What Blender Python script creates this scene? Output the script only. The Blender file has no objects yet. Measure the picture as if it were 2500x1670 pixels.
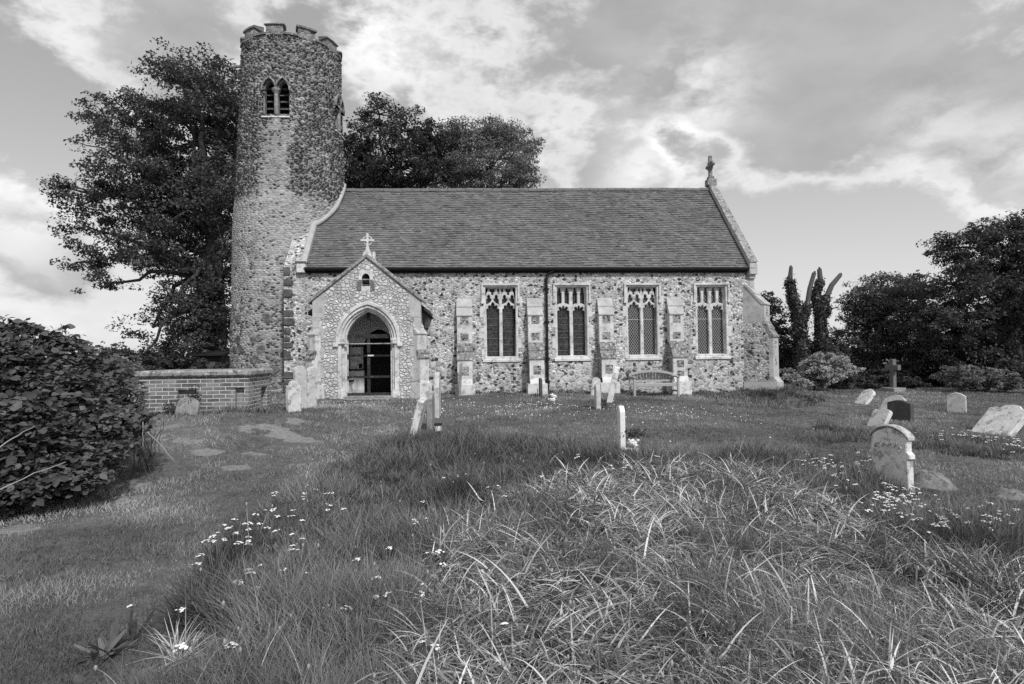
import bpy, bmesh, math, random
import numpy as np
from mathutils import Vector, Matrix, Euler
random.seed(7); rng = np.random.default_rng(7)
SC = bpy.context.scene
COL = SC.collection

# ------------------------------------------------------------------ camera
FPX, YAW, ROLL, EYE = 1458.0, .083, .0125, 1.65
PITCH = math.atan(33/1458)
_F = np.array([math.sin(YAW)*math.cos(PITCH), math.cos(YAW)*math.cos(PITCH), math.sin(PITCH)])
_R0 = np.array([math.cos(YAW), -math.sin(YAW), 0.]); _U0 = np.cross(_R0, _F)
_R = math.cos(ROLL)*_R0-math.sin(ROLL)*_U0; _U = math.cos(ROLL)*_U0+math.sin(ROLL)*_R0
CAM = np.array([0, 0, EYE])
cd = bpy.data.cameras.new('camera'); cam = bpy.data.objects.new('camera', cd); COL.objects.link(cam)
cd.sensor_width = 36.0; cd.lens = 36*FPX/2500; cd.clip_start = .05; cd.clip_end = 5000
cam.matrix_world = Matrix(((_R[0], _U[0], -_F[0], 0), (_R[1], _U[1], -_F[1], 0), (_R[2], _U[2], -_F[2], EYE), (0, 0, 0, 1)))
SC.camera = cam

def ray(px, py):
    return _F+_R*(px-1250)/FPX+_U*(835-py)/FPX
def P(px, py, Y):                       # where the sight line of a photo pixel meets the depth Y
    d = ray(px, py); return Vector(CAM+d*(Y/d[1]))
def proj(X, Y, Z):                      # vectorised inverse of P
    v = np.stack([X, Y, Z-EYE], -1); w = v@_F
    return 1250+FPX*(v@_R)/w, 835-FPX*(v@_U)/w

# ------------------------------------------------------------------ light
SUN_EL, SUN_AZ = math.radians(43), math.radians(21)      # sun behind the camera, to its right
SUN_DIR = Vector((math.sin(SUN_AZ)*math.cos(SUN_EL), -math.cos(SUN_AZ)*math.cos(SUN_EL), math.sin(SUN_EL)))
sd = bpy.data.lights.new('sun', 'SUN'); sd.energy = 2.35; sd.angle = math.radians(5); sd.color = (1, 1, 1)
so = bpy.data.objects.new('sun', sd); COL.objects.link(so)
so.rotation_euler = SUN_DIR.to_track_quat('Z', 'Y').to_euler(); so.location = (20, -20, 30)
SC.view_settings.view_transform = 'Standard'; SC.view_settings.look = 'None'
SC.view_settings.exposure = .3; SC.view_settings.gamma = 1; SC.view_settings.use_curve_mapping = False
SC.render.engine = 'CYCLES'
SC.cycles.max_bounces = 9; SC.cycles.diffuse_bounces = 7; SC.cycles.transparent_max_bounces = 4
SC.cycles.use_denoising = False

# ------------------------------------------------------------------ node helper
class NT:
    def __init__(s, nt): s.nt = nt; s.nt.nodes.clear()
    def n(s, t, ins=None, **kw):
        nd = s.nt.nodes.new(t)
        for k, v in kw.items(): setattr(nd, k, v)
        for k, v in (ins or {}).items():
            if isinstance(v, bpy.types.NodeSocket): s.nt.links.new(v, nd.inputs[k])
            elif nd.inputs[k].type == 'RGBA' and not hasattr(v, '__len__'): nd.inputs[k].default_value = (v, v, v, 1)
            else: nd.inputs[k].default_value = v
        return nd
    def math(s, op, a, b=0., c=0., clamp=False):
        return s.n('ShaderNodeMath', {0: a, 1: b, 2: c}, operation=op, use_clamp=clamp).outputs[0]
    def rng(s, v, a, b, c=0., d=1., smooth=False):
        return s.n('ShaderNodeMapRange', {0: v, 1: a, 2: b, 3: c, 4: d}, interpolation_type='SMOOTHSTEP' if smooth else 'LINEAR').outputs[0]
    def mix(s, f, a, b):
        return s.n('ShaderNodeMix', {0: f, 2: a, 3: b}, data_type='FLOAT').outputs[0]
    def noise(s, vec, scale, detail=4, rough=.55, dist=0.):
        return s.n('ShaderNodeTexNoise', {'Vector': vec, 'Scale': scale, 'Detail': detail, 'Roughness': rough, 'Distortion': dist}).outputs[0]
    def vor(s, vec, scale, feature='F1', rand=1.):
        nd = s.n('ShaderNodeTexVoronoi', {'Vector': vec, 'Scale': scale, 'Randomness': rand}, feature=feature)
        return nd
    def obj(s): return s.n('ShaderNodeTexCoord').outputs['Object']
    def attr(s, name='shade'): return s.n('ShaderNodeAttribute', attribute_name=name).outputs['Fac']
    def bump(s, h, strength=.5, dist=.02): return s.n('ShaderNodeBump', {'Height': h, 'Strength': strength, 'Distance': dist}).outputs[0]
    def scalev(s, v, x, y, z): return s.n('ShaderNodeVectorMath', {0: v, 1: (x, y, z)}, operation='MULTIPLY').outputs[0]
    def warp(s, v, scale, amt):
        c = s.n('ShaderNodeTexNoise', {'Vector': v, 'Scale': scale, 'Detail': 2.}).outputs['Color']
        m = s.n('ShaderNodeVectorMath', {0: c, 1: (amt, amt, amt), 2: (-amt/2,)*3}, operation='MULTIPLY_ADD').outputs[0]
        return s.n('ShaderNodeVectorMath', {0: v, 1: m}, operation='ADD').outputs[0]
    def out(s, val, rough=.85, bump=None, spec=.25, trans=0., metal=0.):
        ins = {'Base Color': val, 'Roughness': rough, 'Specular IOR Level': spec, 'Metallic': metal}
        if bump is not None: ins['Normal'] = bump
        sh = s.n('ShaderNodeBsdfPrincipled', ins).outputs[0]
        if trans:
            t = s.n('ShaderNodeBsdfTranslucent', {'Color': val}).outputs[0]
            sh = s.n('ShaderNodeMixShader', {0: trans, 1: sh, 2: t}).outputs[0]
        s.n('ShaderNodeOutputMaterial', {'Surface': sh})
MATS = {}
def material(name):
    m = bpy.data.materials.new(name); m.use_nodes = True; MATS[name] = m
    return NT(m.node_tree)

# ------------------------------------------------------------------ sky: grey (black-and-white) daylight with clouds
w = bpy.data.worlds.new('World'); SC.world = w; w.use_nodes = True
CL_HI, CL_LO, SKY_B, SKY_G = 7.0, 3.7, 2.6, 1.9
k = NT(w.node_tree)
sky = k.n('ShaderNodeTexSky', sky_type='NISHITA', sun_disc=False, sun_elevation=SUN_EL, sun_rotation=math.pi-SUN_AZ, air_density=1.0, dust_density=1.2)
base = k.n('ShaderNodeRGBToBW', {0: sky.outputs[0]}).outputs[0]
gen = k.n('ShaderNodeTexCoord').outputs['Generated']
sep = k.n('ShaderNodeSeparateXYZ', {0: gen})
dirs = k.scalev(gen, 1, 1, 1.9)
wrp = k.warp(dirs, 3., .16)
n1 = k.noise(wrp, 3.2, 7, .58)
n2 = k.noise(k.warp(dirs, 9., .05), 9., 8, .6)
dens = k.math('ADD', k.math('MULTIPLY', k.math('SUBTRACT', n1, .5), 1.5), k.math('MULTIPLY', k.math('SUBTRACT', n2, .5), 1.35))
dens = k.math('ADD', dens, k.math('MULTIPLY', k.math('SUBTRACT', k.noise(k.warp(dirs, 20., .03), 24., 6, .62), .5), .55))
def blob(px, py, rout, wgt):
    d = ray(px, py); d = d/np.linalg.norm(d)
    dt = k.n('ShaderNodeVectorMath', {0: gen, 1: tuple(d)}, operation='DISTANCE').outputs['Value']
    e = k.math('EXPONENT', k.math('MULTIPLY', k.math('POWER', dt, 2.), -1/(math.radians(rout)**2)))
    return k.math('MULTIPLY', e, wgt)
SKY_BLOBS = [(300, 120, 6.5, .62), (470, 40, 6, .5), (560, 260, 4, .3), (60, 540, 6, .8), (1350, 110, 8, .65), (1000, 60, 6, .55), (1750, 60, 11, .75), (2250, 110, 10, .75), (2300, 330, 6, .4), (1200, 290, 4.5, .25), (1960, 370, 5, .5), (880, 240, 2.5, .3),
             (1690, 220, 5, .5), (1640, 345, 2.6, -.45), (1770, 330, 2., -.3), (1900, 340, 5, .45), (1850, 430, 3, .3), (1560, 430, 4, 1.0), (1440, 430, 3, .4), (2490, 390, 4, .8), (40, 200, 6, -.5), (1640, 330, 2.5, -.35), (1850, 520, 7, -.5), (2150, 560, 8, -.6), (745, 150, 3.6, -.55), (130, 330, 4.5, -.4), (130, 680, 2.5, .45), (400, 450, 5, -.2)]
dens = k.math('ADD', dens, -.20)
for b in SKY_BLOBS: dens = k.math('ADD', dens, blob(*b))
cover = k.rng(dens, -.12, .32, 0, 1, True)
thick = k.rng(dens, .12, .60, 0, 1, True)
bright = 0.
for b in ((1700, 220, 4.5, 1.), (1560, 420, 3.5, .8), (60, 530, 5, .9), (2270, 320, 4, .6), (930, 80, 4, .5), (250, 130, 5, .3), (2490, 380, 3, .6)): bright = k.math('ADD', bright, blob(*b))
n3 = k.noise(wrp, 5., 6, .55)
cl = k.mix(thick, CL_HI, CL_LO)
cl = k.math('MULTIPLY', cl, k.rng(n3, .3, .7, .84, 1.16))
cl = k.math('ADD', cl, k.math('MULTIPLY', bright, k.rng(n2, .36, .60, 0., 4.2)))
skyv = k.math('MULTIPLY_ADD', base, .35, SKY_B)
skyv = k.math('ADD', skyv, k.rng(sep.outputs[2], 0., .45, SKY_G, 0., True))
val = k.math('MULTIPLY', k.mix(cover, skyv, cl), k.rng(sep.outputs[2], .55, .9, 1., 1.7, True))   # extra brightness added to the unseen sky overhead, to soften the light
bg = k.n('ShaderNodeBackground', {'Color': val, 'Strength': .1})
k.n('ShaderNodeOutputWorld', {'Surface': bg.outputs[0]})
w.cycles.sampling_method = 'MANUAL'; w.cycles.sample_map_resolution = 512

# ------------------------------------------------------------------ materials (all neutral greys: the place is pictured in black and white)
def m_flint(name, scale, mortar, lo, hi, dark_at, dark_scale=3.2, joint=.07, wx=1., wz=1.25, bumpd=.03, bs=.8, rand=1., big=False):
    k = material(name); v = k.scalev(k.obj(), wx, wx, wz); v = k.warp(v, 5., .06)
    f1 = k.vor(v, scale, 'F1', rand); ed = k.vor(v, scale, 'DISTANCE_TO_EDGE', rand).outputs['Distance']
    rnd = k.n('ShaderNodeSeparateColor', {0: f1.outputs['Color']}).outputs
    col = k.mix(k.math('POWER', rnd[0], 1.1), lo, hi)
    fine = k.noise(v, 40., 4, .65)
    if big:
        v3 = k.scalev(k.warp(k.obj(), 4., .10), 1, 1, 1.15); g1 = k.vor(v3, scale*.56); ge = k.vor(v3, scale*.56, 'DISTANCE_TO_EDGE').outputs['Distance']; gr = k.n('ShaderNodeSeparateColor', {0: g1.outputs['Color']}).outputs
        zz_ = k.n('ShaderNodeSeparateXYZ', {0: k.obj()}).outputs[2]
        pick = k.math('GREATER_THAN', k.math('ADD', k.noise(k.obj(), .8, 4, .6), k.rng(zz_, .2, 1.8, .16, -.06)), .56)
        col = k.mix(pick, col, k.mix(gr[0], .09, .62)); ed = k.mix(pick, ed, ge)
    col = k.math('MULTIPLY', col, k.rng(fine, .3, .7, .62, 1.3))
    stone = k.rng(ed, joint*.35, joint)
    stone = k.math('MULTIPLY', stone, k.rng(k.noise(v, 3., 3), .35, .5, .35, 1.))
    mo = k.math('MULTIPLY', mortar, k.rng(k.noise(v, 14., 5, .7), .25, .75, .7, 1.25))
    c = k.mix(stone, mo, col)
    v2 = k.scalev(k.warp(v, 3., .25), 1., 1., 1.15)
    d = k.vor(v2, dark_scale); dr = k.n('ShaderNodeSeparateColor', {0: d.outputs['Color']}).outputs
    isd = k.math('MULTIPLY', k.math('GREATER_THAN', dr[0], dark_at), k.rng(d.outputs['Distance'], .28, .36, 1, 0))
    c = k.mix(isd, c, k.math('MULTIPLY', .045, k.rng(fine, .3, .7, .5, 1.6)))
    st = k.noise(k.scalev(k.obj(), 1, 1, .5), .9, 4, .6)
    c = k.math('MULTIPLY', c, k.rng(st, .3, .7, .82, 1.14))
    h = k.math('ADD', k.math('MULTIPLY', k.rng(ed, 0., joint*3, 0, 1, True), .8), k.math('MULTIPLY', fine, .25))
    h = k.math('MAXIMUM', h, k.math('MULTIPLY', isd, 1.0))
    k.out(c, .8, k.bump(h, bs, bumpd))
m_flint('flint_rubble', 10.5, .54, .10, .84, .50, 5.0, .09, big=True)
m_flint('flint_cobble', 8.3, .34, .52, .80, 1.2, joint=.065, wz=1.2, bumpd=.04, bs=.9, rand=.8)
m_flint('flint_panel', 12., .4, .08, .5, .45, 8.)
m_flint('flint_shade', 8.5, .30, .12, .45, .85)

k = material('tower_flint'); v = k.obj(); a = k.attr('shade')
fn = k.noise(v, 22., 5, .7); st = k.noise(k.scalev(v, 1, 1, .45), 1.1, 5, .6)
c = k.math('MULTIPLY', a, k.rng(fn, .25, .75, .6, 1.35)); c = k.math('MULTIPLY', c, k.rng(st, .3, .7, .8, 1.15))
k.out(c, .9, k.bump(fn, .7, .02))

def m_stone(name, val, var=.25, lichen=0., dark=0., bd=.008, sc=1.):
    k = material(name); v = k.obj()
    fn = k.noise(v, 30.*sc, 5, .7); big = k.noise(v, 2.3*sc, 5, .6)
    c = k.math('MULTIPLY', val, k.rng(big, .3, .7, 1-var, 1+var)); c = k.math('MULTIPLY', c, k.rng(fn, .25, .75, .86, 1.12))
    if dark: c = k.mix(k.math('MULTIPLY', k.rng(k.noise(v, 6.*sc, 5, .65), .52, .62), dark), c, .05)
    if lichen: c = k.mix(k.math('MULTIPLY', k.rng(k.noise(v, 9.*sc, 4, .6, .4), .55, .63), lichen), c, .66)
    k.out(c, .9, k.bump(k.math('ADD', fn, big), .6, bd))
m_stone('ashlar', .62, .22, .1, .42)
m_stone('ashlar_grey', .48, .2, .2, .2)
m_stone('weathered_coping', .22, .25, .7, .85, .02, 1.4)
m_stone('coping_stone', .27, .25, .55, .75, .015, 1.5)
m_stone('tower_cap', .17, .3, .25, .4, .015)
m_stone('headstone_pale', .66, .22, .4, .6)
m_stone('headstone_white', .80, .04, 0, 0, .002)
m_stone('headstone_grey', .52, .2, .3, .35)
m_stone('headstone_dark', .085, .3, .05, .2)
m_stone('carstone', .10, .45, .12, .3, .03, 2.)
m_stone('headstone_shade', .27, .2, .2, .4)
m_stone('carved_moulding', .50, .3, .35, .8, .015, 2.)
m_stone('carved_headstone', .72, .25, .4, .6, .015, 1.2)
m_stone('lichen_slab', .62, .22, .85, .55, .015, .8)
m_stone('pale_soil', .24, .35, .2, .6, .05, 2.)
m_stone('plaster', .86, .05, 0, 0, .002)
m_stone('plaster_grey', .4, .05, 0, 0, .002)
m_stone('ceramic_white', .78, .03, 0, 0, .001)
m_stone('petal_white', .85, .05, 0, 0, .002)
m_stone('black_iron', .018, .2, 0, 0, .002)
m_stone('dark_wood', .045, .3, 0, 0, .004)
m_stone('gate_wood', .032, .35, .06, .3, .004)
m_stone('louvre_wood', .12, .35, .15, .3, .004)
m_stone('mid_grey', .16, .2, 0, 0, .003)
m_stone('board_grey', .62, .06, 0, 0, .001)
m_stone('paper', .88, .06, 0, 0, .001)
m_stone('mortar_fillet', .42, .15, .1, .1)
k = material('bench_rail'); v = k.scalev(k.obj(), 1.5, 8, 8); nn = k.noise(v, 6., 6, .7); k.out(k.mix(nn, .22, .50), .85, k.bump(nn, .5, .006))
k = material('bench_wood'); v = k.scalev(k.obj(), 8, 8, 1.5); nn = k.noise(v, 6., 6, .7); n2 = k.noise(k.obj(), 14., 4, .7)
k.out(k.mix(k.rng(n2, .58, .68), k.mix(nn, .025, .15), .32), .85, k.bump(nn, .5, .006))
k = material('window_glass'); v = k.obj()
pt = k.vor(v, 9.); pr = k.n('ShaderNodeSeparateColor', {0: pt.outputs['Color']}).outputs[0]
ed = k.vor(v, 9., 'DISTANCE_TO_EDGE').outputs['Distance']
c = k.mix(k.rng(ed, .03, .06), .07, k.mix(pr, .012, .035))
k.out(c, .42, k.bump(k.noise(v, 7., 3), .25, .02), .35)
k = material('clear_glass'); v = k.obj(); k.out(.012, .12, k.bump(k.noise(v, 6., 2), .15, .02), .5)
k = material('lead_line'); k.out(.16, .6)
k = material('lattice_line'); k.out(.42, .6)
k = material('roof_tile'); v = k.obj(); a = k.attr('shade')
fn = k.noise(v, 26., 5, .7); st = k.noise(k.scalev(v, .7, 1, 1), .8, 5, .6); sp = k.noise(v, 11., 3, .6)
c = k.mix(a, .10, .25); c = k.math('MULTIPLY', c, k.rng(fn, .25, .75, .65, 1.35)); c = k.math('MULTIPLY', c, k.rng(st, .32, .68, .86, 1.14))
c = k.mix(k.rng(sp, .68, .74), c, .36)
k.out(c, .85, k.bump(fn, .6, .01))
def m_leaf(name, lo, hi, trans=.3, rough=.55, spec=.3):
    k = material(name); k.out(k.mix(k.attr('shade'), lo, hi), rough, None, spec, trans)
m_leaf('oak_leaf', .03, .15, .35); m_leaf('dark_leaf', .022, .10, .3); m_leaf('pale_leaf', .10, .32, .4); m_leaf('light_shrub_leaf', .20, .50, .25)
m_leaf('ivy_leaf', .02, .07, .15, .4); m_leaf('bramble_leaf', .02, .17, .2, .55, .2); m_leaf('grey_shrub_leaf', .06, .20, .35)
m_leaf('lawn_blade', .11, .50, .25); m_leaf('long_blade', .04, .30, .2); m_leaf('straw_blade', .10, .85, .12); m_leaf('dock_leaf', .07, .18, .2, .5)
m_leaf('daisy_petal', .7, .85, .1)
k = material('bark'); v = k.scalev(k.obj(), 1, 1, .3); nn = k.noise(v, 14., 6, .7); k.out(k.mix(nn, .03, .13), .95, k.bump(nn, .9, .05))
k = material('dead_wood'); v = k.scalev(k.obj(), 1, 1, .25); nn = k.noise(v, 12., 6, .7); k.out(k.mix(nn, .03, .16), .95, k.bump(nn, .9, .04))
k = material('twig'); k.out(.10, .9)
k = material('pale_twig'); k.out(.34, .9)
k = material('ground_soil'); v = k.obj()
b1 = k.noise(v, .35, 6, .6); b2 = k.noise(v, 6., 6, .7); b3 = k.noise(v, 1.3, 5, .65)
c = k.mix(b1, .06, .15); c = k.math('MULTIPLY', c, k.rng(b2, .25, .75, .55, 1.5)); c = k.math('MULTIPLY', c, k.rng(b3, .3, .7, .75, 1.3)); c = k.mix(k.rng(k.math('ADD', k.attr(), k.math('MULTIPLY', k.math('SUBTRACT', k.noise(v, 5., 6, .7), .5), 1.5)), .38, .62, 0, 1, True), c, k.math('MULTIPLY', .22, k.rng(k.noise(v, 22., 5, .75), .25, .75, .45, 1.5)))
k.out(c, .95, k.bump(b2, .8, .05))
def m_brick(name):
    k = material(name); s = k.n('ShaderNodeSeparateXYZ', {0: k.obj()})
    uv = k.n('ShaderNodeCombineXYZ', {0: k.math('ADD', s.outputs[0], s.outputs[1]), 1: s.outputs[2], 2: 0.}).outputs[0]
    uv = k.warp(uv, 6., .012)
    b = k.n('ShaderNodeTexBrick', {'Vector': uv, 'Color1': (.10,)*3+(1,), 'Color2': (.23,)*3+(1,), 'Mortar': (.60,)*3+(1,), 'Scale': 1., 'Mortar Size': .008, 'Mortar Smooth': .3, 'Bias': -.1, 'Brick Width': .235, 'Row Height': .074})
    b.offset = .5
    g = k.n('ShaderNodeRGBToBW', {0: b.outputs[0]}).outputs[0]
    fn = k.noise(k.obj(), 25., 5, .7); st = k.noise(k.obj(), 2.2, 5, .65)
    c = k.math('MULTIPLY', g, k.rng(fn, .25, .75, .75, 1.25)); c = k.mix(k.rng(st, .46, .64, 0, .6), c, .36)
    k.out(c, .9, k.bump(k.math('MULTIPLY_ADD', b.outputs[1], -1., fn), .6, .012))
m_brick('old_brick')
M = MATS

# ------------------------------------------------------------------ mesh helpers
class MB:
    def __init__(s): s.v = []; s.f = []; s.m = []
    def add(s, vs, fs, mi=0):
        o = len(s.v); s.v += [tuple(x) for x in vs]; s.f += [[i+o for i in f] for f in fs]; s.m += [mi]*len(fs); return s
    def box(s, x0, x1, y0, y1, z0, z1, mi=0):
        return s.add([(x0, y0, z0), (x1, y0, z0), (x1, y1, z0), (x0, y1, z0), (x0, y0, z1), (x1, y0, z1), (x1, y1, z1), (x0, y1, z1)],
                     [(0, 3, 2, 1), (4, 5, 6, 7), (0, 1, 5, 4), (1, 2, 6, 5), (2, 3, 7, 6), (3, 0, 4, 7)], mi)
    def prism(s, poly, org, u, v, w, d0, d1, mi=0):          # polygon in (u, v), pushed along w from d0 to d1
        org, u, v, w = map(Vector, (org, u, v, w)); n = len(poly)
        vs = [org+u*a+v*b+w*d for d in (d0, d1) for a, b in poly]
        return s.add(vs, [list(range(n))[::-1], list(range(n, 2*n))]+[(i, (i+1) % n, n+(i+1) % n, n+i) for i in range(n)], mi)
    def tube(s, pts, rads, seg=8, mi=0, cap=True):
        pts = [Vector(p) for p in pts]; o = []; ref = Vector((.3, .9, .2))
        for i, p in enumerate(pts):
            t = (pts[min(i+1, len(pts)-1)]-pts[max(i-1, 0)]).normalized()
            a = t.cross(ref)
            if a.length < .05: a = t.cross(Vector((1, 0, 0)))
            a.normalize(); b = t.cross(a); r = rads[i] if hasattr(rads, '__len__') else rads
            o += [p+(a*math.cos(q)+b*math.sin(q))*r for q in (2*math.pi*j/seg for j in range(seg))]
        fs = [(i*seg+j, i*seg+(j+1) % seg, (i+1)*seg+(j+1) % seg, (i+1)*seg+j) for i in range(len(pts)-1) for j in range(seg)]
        if cap: fs += [list(range(seg))[::-1], list(range((len(pts)-1)*seg, len(pts)*seg))]
        return s.add(o, fs, mi)
    def lathe(s, c, prof, seg=16, mi=0):
        c = Vector(c); o = []
        for r, z in prof: o += [c+Vector((r*math.cos(2*math.pi*j/seg), r*math.sin(2*math.pi*j/seg), z)) for j in range(seg)]
        n = len(prof)
        fs = [(i*seg+j, i*seg+(j+1) % seg, (i+1)*seg+(j+1) % seg, (i+1)*seg+j) for i in range(n-1) for j in range(seg)]
        return s.add(o, fs+[list(range(seg))[::-1], list(range((n-1)*seg, n*seg))], mi)
    def ball(s, c, r, mi=0, sq=(1, 1, 1), nu=8, nv=5):
        c = Vector(c); o = []; fs = []
        for i in range(nv+1):
            th = math.pi*i/nv
            for j in range(nu):
                ph = 2*math.pi*j/nu; o.append(c+Vector((sq[0]*r*math.sin(th)*math.cos(ph), sq[1]*r*math.sin(th)*math.sin(ph), sq[2]*r*math.cos(th))))
        for i in range(nv):
            for j in range(nu): fs.append((i*nu+j, (i+1)*nu+j, (i+1)*nu+(j+1) % nu, i*nu+(j+1) % nu))
        return s.add(o, fs, mi)
    def plate(s, outer, holes, y, depth, bevel=0., mi=0, conv=None):   # filled outline (x, z) with holes, front at y, thick to y+depth
        cu = bpy.data.curves.new('tmp', 'CURVE'); cu.dimensions = '2D'; cu.fill_mode = 'BOTH'
        cu.extrude = max(depth/2-bevel, .0005); cu.bevel_depth = bevel; cu.bevel_resolution = 0; cu.offset = -bevel
        for poly in [outer]+list(holes):
            sp = cu.splines.new('POLY'); sp.points.add(len(poly)-1); sp.use_cyclic_u = True
            for q, (a, b) in zip(sp.points, poly): q.co = (a, b, 0, 1)
        ob = bpy.data.objects.new('tmp', cu); COL.objects.link(ob)
        dg = bpy.context.evaluated_depsgraph_get(); dg.update()
        me = bpy.data.meshes.new_from_object(ob.evaluated_get(dg))
        vs = [(p.co.x, y+depth/2-p.co.z, p.co.y) for p in me.vertices]
        if conv: vs = [conv(q) for q in vs]
        s.add(vs, [list(p.vertices) for p in me.polygons], mi)
        bpy.data.objects.remove(ob); bpy.data.curves.remove(cu); bpy.data.meshes.remove(me)
        return s
    def build(s, name, mats, parent=None, smooth=False, bevel=0., local=False):
        base = Vector((0, 0, 0))
        if parent is not None and not local:
            q = parent
            while q is not None: base = base+q.location; q = q.parent
        me = bpy.data.meshes.new(name)
        me.from_pydata([tuple(Vector(p)-base) for p in s.v], [], s.f)
        me.polygons.foreach_set('material_index', s.m)
        bm = bmesh.new(); bm.from_mesh(me); bmesh.ops.recalc_face_normals(bm, faces=bm.faces)
        if bevel: bmesh.ops.bevel(bm, geom=[e for e in bm.edges if e.is_manifold and e.calc_face_angle(0) > .6], offset=bevel, segments=1, affect='EDGES', profile=.5)
        bm.to_mesh(me); bm.free()
        if smooth: me.polygons.foreach_set('use_smooth', [True]*len(me.polygons))
        for mm in (mats if isinstance(mats, (list, tuple)) else [mats]): me.materials.append(M[mm])
        o = bpy.data.objects.new(name, me); COL.objects.link(o)
        if parent is not None: o.parent = parent
        return o

def np_mesh(name, verts, faces, mat, shade=None, parent=None, smooth=False):
    verts = np.asarray(verts, np.float32).reshape(-1, 3); faces = np.asarray(faces, np.int32)
    if parent is not None: verts = verts-np.array(parent.location, np.float32)
    me = bpy.data.meshes.new(name); nf, nk = faces.shape
    me.vertices.add(len(verts)); me.vertices.foreach_set('co', verts.ravel())
    me.loops.add(nf*nk); me.loops.foreach_set('vertex_index', faces.ravel())
    me.polygons.add(nf); me.polygons.foreach_set('loop_start', np.arange(nf, dtype=np.int32)*nk)
    if smooth: me.polygons.foreach_set('use_smooth', np.ones(nf, bool))
    if shade is not None:
        at = me.attributes.new('shade', 'FLOAT', 'POINT'); at.data.foreach_set('value', np.asarray(shade, np.float32))
    me.update(); me.validate()
    me.materials.append(M[mat])
    o = bpy.data.objects.new(name, me); COL.objects.link(o)
    if parent is not None: o.parent = parent
    return o
def tag(o, label=None, cat=None, group=None, kind=None):
    for a, b in (('label', label), ('category', cat), ('group', group), ('kind', kind)):
        if b: o[a] = b
    return o
def empty(name, loc, label, cat, group=None):
    o = bpy.data.objects.new(name, None); COL.objects.link(o); o.location = loc
    return tag(o, label, cat, group)
def vnoise(x, y, seed=0):                # smooth value noise in 2-D
    xi = np.floor(x).astype(np.int64); yi = np.floor(y).astype(np.int64); fx = x-xi; fy = y-yi
    def h(a, b):
        n = (a*374761393+b*668265263+seed*1442695041) & 0xffffffff
        n = ((n ^ (n >> 13))*1274126177) & 0xffffffff
        return ((n ^ (n >> 16)) & 0xffff)/65535.
    fx = fx*fx*(3-2*fx); fy = fy*fy*(3-2*fy)
    return (h(xi, yi)*(1-fx)+h(xi+1, yi)*fx)*(1-fy)+(h(xi, yi+1)*(1-fx)+h(xi+1, yi+1)*fx)*fy
def fbm(x, y, seed=0, o=4):
    s = 0; a = .5
    for i in range(o): s = s+a*vnoise(x*2**i, y*2**i, seed+i); a /= 2
    return s/(1-.5**o)

# ------------------------------------------------------------------ ground
GP = np.array([(-5.9, 20.4, .45), (.7, 20.4, .37), (5, 20.4, .36), (11, 20.4, .36), (-2.8, 18.1, .42), (-6.1, 12, .62), (-4.1, 12, .66), (-4, 13.3, .68), (-6.5, 21, .5),
               (18.2, 24, -.07), (11.6, 12, -.16), (5.8, 7.7, -.22), (2.65, 9.9, -.03), (0, 14, .2), (0, 3, -.04), (-3, 4, -.02), (3, 4, -.08), (-4, 6.5, .08), (0, -5, -.05), (6.3, 19.2, .25),
               (-15, 30, .3), (0, 35, .3), (25, 35, -.1), (-20, 15, .5), (16, 17, -.14), (9, 15, -.05), (14, 20, -.02), (-2.5, 9, .12), (0, 7, -.02), (4, 14, .1), (-10, 8, .3), (20, 5, -.3), (-9, 3, 0)])
for _px, _py, _Y in ((718, 1015, 13), (733, 1000, 14), (752, 996, 14.5), (1008, 1076, 10.8), (1052, 1048, 12.1), (1068, 1016, 14.1), (1459, 996, 15.3), (1488, 981, 16.8), (1518, 1106, 9.9), (2102, 985, 18.5), (2158, 1026, 16.2), (2198, 1026, 15), (2138, 1042, 13.5),
                   (2336, 1009, 17), (2420, 1058, 12), (300, 1235, 7.2), (40, 1250, 7)):
    _q = P(_px, _py, _Y); GP = np.vstack([GP, [_q.x, _q.y, _q.z]])
def gz_exact(X, Y):
    X = np.asarray(X, float); Y = np.asarray(Y, float); sw = 0; sz = 0
    for gx, gy, g in GP:
        ww = 1/((X-gx)**2+(Y-gy)**2+.5)**1.7; sw = sw+ww; sz = sz+ww*g
    z = sz/sw
    return z+.05*(fbm(X*.7+50, Y*.7+50, 3, 3)-.5)+.10*(fbm(X*.22+9, Y*.22+9, 5, 2)-.5)*np.clip((12-Y)/6, 0, 1)
_gx0, _gy0, _gs = -44., -10., .1
_gax = np.arange(_gx0, 52, _gs); _gay = np.arange(_gy0, 44, _gs)
_GT = gz_exact(*np.meshgrid(_gax, _gay))
def gz(X, Y):                            # ground height, bilinear from a 10 cm table (exact outside it)
    X = np.asarray(X, float); Y = np.asarray(Y, float); u = np.clip((X-_gx0)/_gs, 0, len(_gax)-1.001); v = np.clip((Y-_gy0)/_gs, 0, len(_gay)-1.001)
    i = u.astype(int); j = v.astype(int); u = u-i; v = v-j
    return (_GT[j, i]*(1-u)+_GT[j, i+1]*u)*(1-v)+(_GT[j+1, i]*(1-u)+_GT[j+1, i+1]*u)*v
def on_ground(px, py, h=0.):             # first point of the sight line that lies h above the ground
    d = ray(px, py); t = .5
    for i in range(4000):
        p = CAM+d*t
        if p[2] <= float(gz(p[0], p[1]))+h: break
        t *= 1.004
    return Vector(p)
def gpt(x, y): return Vector((x, y, float(gz(x, y))))
def ring_axis(a0, a1, n, far):
    core = np.linspace(a0, a1, n); g = np.geomspace(1, far, 22)
    return np.concatenate([a0-g[::-1]*2, core, a1+g*2])
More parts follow.
